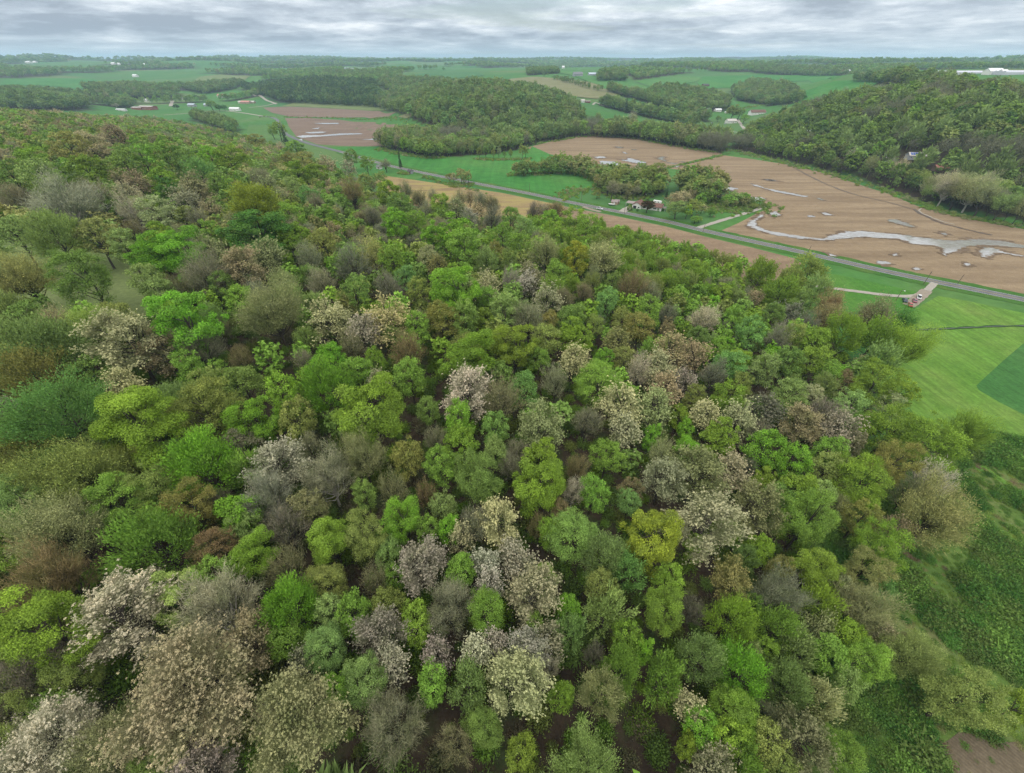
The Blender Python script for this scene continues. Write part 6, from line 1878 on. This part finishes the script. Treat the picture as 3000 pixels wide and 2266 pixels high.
def trailer():
    p = at_z(1789, 602.5, 0)
    root = props(empty('boat_trailer', (p[0], p[1], 0), RYAW), 'white covered boat on a small dark trailer beside the shed', 'trailer')
    V, F_ = [], []
    prof = [(-2.2, 0, .7), (-2.0, .8, 1.2), (0, 1.0, 1.3), (1.6, .7, 1.35), (2.4, 0, 1.4)]
    top = [(x, w * s, z) for s in (-1, 1) for x, w, z in prof]
    n = 5
    V = top + [(x * .8, 0, .5) for x, w, z in prof] + [(x, 0, z + .25) for x, w, z in prof]
    for i in range(n - 1):
        F_ += [(i, i + 1, 10 + i + 1, 10 + i), (5 + i + 1, 5 + i, 10 + i, 10 + i + 1), (i + 1, i, 15 + i, 15 + i + 1), (5 + i, 5 + i + 1, 15 + i + 1, 15 + i)]
    link('boat_hull', mesh_np('boat_hull', V, F_, (M_trim,)), root)
    part_box('frame', root, M_tyre, -2.0, 4.2, -.5, .5, .36, .46)
    for y in (-.75, .75): cyl('wheel', root, M_tyre, (-.4, y, .3), .3, .2, 'y')


trailer()


def camper():
    p = at_z(1925, 598, 0)
    root = props(empty('camper_trailer', (p[0], p[1], 0), RYAW), 'white camper trailer parked behind the ranch house', 'camper')
    V, F_ = [], []
    pr = [(-3.6, .6), (3.2, .6), (3.6, 1.4), (3.3, 2.7), (-3.4, 2.8), (-3.7, 1.6)]
    V = [(x, s * 1.15, z) for s in (-1, 1) for x, z in pr]
    F_ = [tuple(range(6)), tuple(range(11, 5, -1))] + [(i, 6 + i, 6 + (i + 1) % 6, (i + 1) % 6) for i in range(6)]
    link('body', mesh_np('body', V, F_, (M_trim,)), root)
    for x in (-1.8, 1.2): part_box('window', root, M_glass, x - .5, x + .5, -1.18, -1.15, 1.5, 2.2)
    for y in (-1.05, 1.05): cyl('wheel', root, M_tyre, (0, y, .33), .33, .2, 'y')


camper()

# poles ---------------------------------------------------------------------------------------------------
M_polew = plain('weathered_pole_wood', (0.12, 0.095, 0.07), 0.95)
M_metal = plain('galvanised_metal', (0.40, 0.41, 0.42), 0.4, 0.5, 0.05, metallic=0.6)
M_lamp = plain('lamp_glass', (0.75, 0.75, 0.72), 0.2)


def pole(px, py, ph, label, arm=True, lean=0.0, lamp=False):
    p = at_z(px, py, 0)
    lo, hi = 2., 20.
    for _ in range(18):
        m = (lo + hi) / 2
        if math.hypot(*(np.array(project(p + np.array([0, 0, m]))[:2]) - np.array([px, py]))) < ph: lo = m
        else: hi = m
    h = lo
    root = props(empty('lamp_post' if lamp else 'utility_pole', (p[0], p[1], 0), RYAW), label, 'lamp post' if lamp else 'utility pole', None if lamp else 'utility poles along the road')
    V, F_ = tube([np.array([0, 0, -.8]), np.array([lean * .5, 0, h * .5]), np.array([lean, 0, h])], (.17, .14, .11), 8)
    link('pole', mesh_np('pole', V, F_, (M_polew,)), root)
    if lamp:
        part_box('lamp_arm', root, M_metal, lean - .05, lean + 1.1, -.04, .04, h - .25, h - .17)
        cyl('lamp_head', root, M_lamp, (lean + 1.1, 0, h - .3), .28, .25)
    elif arm:
        part_box('crossarm', root, M_polew, lean - .06, lean + .06, -1.2, 1.2, h - .7, h - .56)
        for y in (-1.1, -.45, .45, 1.1): cyl('insulator', root, M_metal, (lean, y, h - .46), .05, .2, 'z', 8)
    return root


pole(2361, 755, 38, 'utility pole between the brown field and the lawn corner, beside the road')
pole(2705, 834, 46, 'utility pole standing at the mouth of the gravel drive')
pole(2805, 832, 34, 'utility pole beyond the road, rightmost of all', arm=False)
pole(2059, 682, 30, 'utility pole by the start of the farm track')
pole(1828, 630, 31, 'utility pole opposite the ranch house driveway')
pole(1551, 564, 26, 'slim utility pole on the edge of the green pasture', arm=False)
pole(1703, 589, 32, 'utility pole left of the ranch house shed', arm=False)
pole(1886, 587, 19, 'tall yard lamp behind the ranch house garage', lamp=True)
pole(2624, 881, 37, 'yard lamp beside the gravel drive, left of the cars', lamp=True)
pole(2087, 459, 17, 'short pole by the ditch bank between the brown fields', arm=False)

# the other near buildings --------------------------------------------------------------------------------
house('farm_shed', 1203, 509, 13, 'small dark grey shed beside the tall dark conifer', 'grey', 'dark', .8, 2.4, 1.6, RYAW, 1, 'shed', door=True)
house('farm_shed', 1112, 495, 14, 'white shed half hidden by trees near the road bend', 'white', 'grey', .7, 2.4, 1.4, RYAW, 1, 'shed')
house('brown_barn', 2568, 960, 78, 'low weathered brown shed behind the round brown tree', 'brown', 'taupe', .6, 2.2, 1.6, .35, 0, 'shed', door=True)
house('tan_house', 2288, 905, 62, 'tan house nearly hidden among the trees by the lawn', 'tan', 'pale', .6, 2.8, 2.0, .5, 3)
house('white_shed', 2640, 1022, 20, 'little white shed under the trees at the meadow corner', 'white', 'white', .7, 1.9, .9, .6, 0, 'shed', door=True)
house('wood_cabin', 2362, 391, 20, 'pale roofed cabin among the trees of the right slope', 'tan', 'white', .7, 3.4, 1.6, -.35, 2)
sol = house('solar_barn', 2680, 466, 46, 'long pale barn with blue solar panels in the right wood', 'grey', 'pale', .5, 3.4, 2.2, -.2, 4, 'barn', door=True)
M_sol = plain('solar_panel_blue', (0.03, 0.07, 0.25), 0.15, 0.6)


def solar(root):
    L_ = max(v.co.x for v in [c for c in root.children if c.name.startswith('wall')][0].data.vertices) * 2
    Wd = L_ * .5
    k = 2.2 / (Wd / 2)
    for i in range(4):
        x = -L_ / 2 + 1.0 + i * L_ * .13
        V = [(x, -Wd / 2 + .4, 3.4 + .4 * k + .3), (x + L_ * .115, -Wd / 2 + .4, 3.4 + .4 * k + .3), (x + L_ * .115, -.5, 5.6 - .5 * k + .3), (x, -.5, 5.6 - .5 * k + .3)]
        V += [(a, b, c + .06) for a, b, c in V]
        F_ = [(4, 5, 6, 7), (0, 3, 2, 1), (0, 1, 5, 4), (1, 2, 6, 5), (2, 3, 7, 6), (3, 0, 4, 7)]
        link('solar_panel', mesh_np('solar_panel', V, F_, (M_sol,)), root)


solar(sol)
house('red_roof_cabin', 2752, 500, 33, 'cabin with a red roof among the right river trees', 'brown', 'red', .55, 2.6, 2.0, -.2, 2)
house('grey_shack', 2602, 474, 26, 'grey shack in the cleared patch of the right wood', 'grey', 'taupe', .6, 2.4, 1.4, -.4, 2, 'shed')

# far farms and houses: foot (photo pixel), width in pixels ------------------------------------------------
FAR = [
    (1692, 224, 27, 'grey gabled hilltop house in front of the round grove', 'grey', 'grey', .6, 6, 5, 4), (1738, 223, 30, 'long grey barn to the right of the hilltop house', 'grey', 'blue', .5, 5, 4, 3),
    (1706, 300, 12, 'small white house on the slope above the tree rows', 'white', 'pale', .7, 3.5, 2, 2), (1721, 301, 14, 'low reddish shed beside the small white slope house', 'darkred', 'taupe', .6, 2.5, 1.2, 0),
    (2066, 254, 18, 'brown house alone at the head of the ravine', 'brown', 'dark', .7, 4, 3, 2), (2140, 361, 28, 'white farmhouse with several roofs at the lane corner', 'white', 'pale', .6, 4, 3, 4),
    (2216, 337, 46, 'big white house with brown roof below the ravine wood', 'white', 'brown', .35, 5.0, 4.0, 5), (2267, 343, 11, 'little white shed right of the big white house', 'white', 'white', .8, 2.5, 1.5, 1),
    (2102, 327, 18, 'blue white house at the foot of the middle grove', 'white', 'white', .6, 3.5, 2, 2), (2076, 322, 12, 'white trailer home left of the grove house', 'white', 'white', .4, 2.6, .8, 2), (2128, 332, 10, 'white shed right of the grove house', 'white', 'white', .6, 2.5, 1, 1), (2046, 319, 10, 'white camper farthest left along the grove edge', 'white', 'white', .5, 2.5, .8, 1),
    (2133, 297, 8, 'small white shed high in the ravine', 'white', 'white', .8, 3, 2, 1),
    (2472, 217, 22, 'farmhouse with white gable on the far right hilltop', 'grey', 'brown', .6, 6, 4, 3), (2481, 218, 9, 'white barn end beside the hilltop farmhouse', 'white', 'white', 1.2, 8, 5, 1),
    (436, 322, 46, 'red brick school building at the left valley edge', 'brick', 'pale', .45, 7, 1.2, 8), (408, 322, 34, 'lower brick wing of the school', 'brick', 'pale', .5, 5, 1.0, 6), (432, 300, 14, 'white roofed hall behind the brick school', 'white', 'white', .5, 5, 3, 1),
    (564, 313, 22, 'pale blue house right of the dark round tree', 'grey', 'blue', .5, 4.5, 2.5, 3), (606, 312, 12, 'small grey house left of the valley tree group', 'grey', 'blue', .7, 4, 2.5, 2), (649, 286, 18, 'house with red roof on the far left slope', 'white', 'pink', .6, 5, 4, 2),
    (690, 325, 32, 'long white barn right of the valley tree group', 'white', 'white', .3, 4.5, 2.5, 3), (722, 304, 28, 'reddish farm house by the left valley lane', 'tan', 'pink', .5, 4, 2.5, 3), (707, 303, 14, 'small pale shed left of the reddish farm house', 'cream', 'pale', .6, 3.5, 2, 1), (742, 303, 12, 'tan shed right of the reddish farm house', 'tan', 'pale', .7, 3.5, 2, 1),
    (531, 291, 13, 'white mobile home in the left valley pasture', 'white', 'white', .35, 3, 1, 2), (588, 295, 11, 'pale mobile home further right in the left pasture', 'cream', 'white', .35, 3, 1, 2), (357, 325, 30, 'row of white sheds left of the brick school', 'white', 'white', .3, 3, 1, 3),
    (86, 186, 16, 'white farm buildings on the far left skyline', 'white', 'white', .6, 7, 4, 2), (104, 185, 10, 'white barn beside the far left skyline farm', 'white', 'white', .6, 6, 4, 1), (334, 190, 12, 'white farm on the left horizon ridge', 'white', 'white', .6, 7, 4, 1), (350, 191, 8, 'second white farm building on the left horizon ridge', 'white', 'white', .6, 6, 4, 1), (427, 193, 9, 'white house by the far left horizon wood', 'white', 'white', .7, 7, 4, 1),
    (398, 226, 14, 'white house in the wooded far left valley', 'white', 'white', .6, 6, 3, 2), (826, 199, 6, 'white silo like house in the far middle distance', 'white', 'white', .8, 10, 5, 1),
    (1000, 203, 50, 'long bluish poultry barn on the far hill', 'grey', 'blue', .12, 4, 2, 0), (1050, 204, 46, 'second bluish poultry barn on the far hill', 'grey', 'blue', .12, 4, 2, 0),
    (1650, 201, 7, 'tiny white house on the far hilltop, left', 'white', 'white', .8, 6, 4, 1), (1820, 206, 7, 'tiny white house beyond the round grove', 'white', 'white', .8, 6, 4, 1), (1875, 211, 9, 'white house right of the round grove', 'white', 'white', .8, 5, 3, 1), (2205, 184, 6, 'tiny white farm far out on the right horizon', 'white', 'white', .8, 8, 5, 1),
]
for (px, py, w_, lab, wl, rf, ra, wh, rh, nw) in FAR:
    house('farmhouse' if w_ < 10 else 'farm_building', px, py, w_, lab, wl, rf, ra, wh, rh, .15 if px > 1500 else -.2, nw, 'building', 'far farm buildings', door=w_ > 20)


def greenhouses():
    m = plain('greenhouse_film', (0.50, 0.50, 0.56), 0.3, 0.5, .06)

    def one(px0, px1, py, label):
        a = hit(px0, py); b_ = hit(px1, py)
        if a is None or b_ is None: return
        z = (a[2] + b_[2]) / 2
        a = at_z(px0, py, z); b_ = at_z(px1, py, z)
        L_ = float(np.hypot(*(b_ - a)[:2])); yaw = math.atan2(b_[1] - a[1], b_[0] - a[0])
        root = props(empty('greenhouse', (a[0], a[1], z), yaw), label, 'greenhouse', 'long pale greenhouses on the right hilltop')
        bays = 5
        for k in range(bays):
            V, F_ = [], []
            n = 8
            for x in (0.0, L_):
                for i in range(n + 1):
                    t = math.pi * i / n
                    V.append((x, k * 9.2 + 4.5 - 4.5 * math.cos(t), 2.8 + 2.4 * math.sin(t)))
                V += [(x, k * 9.2, -2.0), (x, k * 9.2 + 9.0, -2.0)]
            q = n + 3
            F_ = [(i, i + 1, q + i + 1, q + i) for i in range(n)] + [(n + 1, 0, q, q + n + 1), (n, n + 2, q + n + 2, q + n), tuple([n + 1] + list(range(n + 1)) + [n + 2]), tuple([q + n + 2] + list(range(q + n, q - 1, -1)) + [q + n + 1])]
            link('greenhouse_bay', mesh_np('greenhouse_bay', V, F_, (m,)), root)
    one(2768, 2925, 218, 'long pale greenhouse left of the white barn on the hilltop')
    one(2945, 3120, 218, 'long pale greenhouse right of the white barn on the hilltop')


greenhouses()
house('white_barn', 2906, 219, 46, 'white roofed barn standing between the two greenhouses', 'white', 'white', .5, 5.5, 4.5, .1, 0, 'barn', door=True)
house('white_barn', 2934, 220, 18, 'small white arched shed right of the white barn', 'white', 'white', .9, 5.0, 3.5, .1, 0, 'barn', door=True)


def mast():
    p = at_z(2589, 178, 92)
    root = props(empty('radio_mast', (p[0], p[1], float(H(p[0], p[1]))), 0), 'thin radio mast on the far right horizon', 'mast')
    h = 10.0
    while project(np.array(root.location) + np.array([0, 0, h]))[1] > 165 and h < 200: h += 2.0
    V, F_ = tube([np.array([0, 0, -1]), np.array([0, 0, h])], (.7, .35), 4)
    link('mast_pole', mesh_np('mast_pole', V, F_, (M_metal,)), root)


mast()

# shrubs and small features near the ranch house ------------------------------------------------------------


def bush(px, py, w_, tone, label):
    p = at_z(px, py, 0)
    t = dict(x=p[0], y=p[1], z=0, w=w_, h=w_ * .8, kind='dense', tone=tone, pw=w_ * 4, label=label)
    root = props(empty('garden_bush', (p[0], p[1], 0), 1.0), label, 'bush', 'bushes in the ranch house garden')
    cm, tm = PROTO['dense', 1][0]
    c = bpy.data.objects.new('foliage', cm); COL.objects.link(c); c.parent = root
    s = w_ / 10.6
    c.scale = (s, s, s * 1.0); c.location = (0, 0, -7.5 * s)
    c.color = (*TONE[tone][0], 1)


bush(1843, 617, 5.0, 'mid', 'rounded garden bush beside the ranch house driveway')
bush(1867, 619, 2.2, 'dark', 'small clipped bush on the ranch house lawn')
bush(1916, 615, 2.8, 'rust', 'reddish bush against the ranch house front wall')
bush(1928, 619, 2.0, 'mid', 'low green bush at the right front of the ranch house')
bush(1940, 619, 2.2, 'dark', 'dark bush at the ranch house corner')

# ------------------------------------------------------------------ the air
def haze():
    m = bpy.data.materials.new('thin_haze'); m.use_nodes = True
    nt = m.node_tree; nt.nodes.clear()
    out = nt.nodes.new('ShaderNodeOutputMaterial')
    pv = nt.nodes.new('ShaderNodeVolumePrincipled')
    pv.inputs['Color'].default_value = (0.56, 0.78, 1.0, 1)
    pv.inputs['Density'].default_value = HAZE
    pv.inputs['Anisotropy'].default_value = 0.2
    nt.links.new(pv.outputs[0], out.inputs['Volume'])
    V, F_ = [], []
    box(V, F_, -16500, 16500, -3200, 17000, HBOT, HTOP)
    o = link('haze', mesh_np('haze', V, F_, (m,)))
    o.display_type = 'WIRE'
    props(o, 'thin bluish haze over the far hills', None, None, 'stuff')


HAZE = 9.5e-5
_g = bpy.data.objects['ground'].data
_co = np.empty(len(_g.vertices) * 3, np.float32); _g.vertices.foreach_get('co', _co)
HTOP = max(float(_co[2::3].max()) + 45.0, 190.0)
HBOT = float(_co[2::3].min()) - 4.0
haze()
print('haze', HBOT, HTOP, 'objects', len(bpy.data.objects))
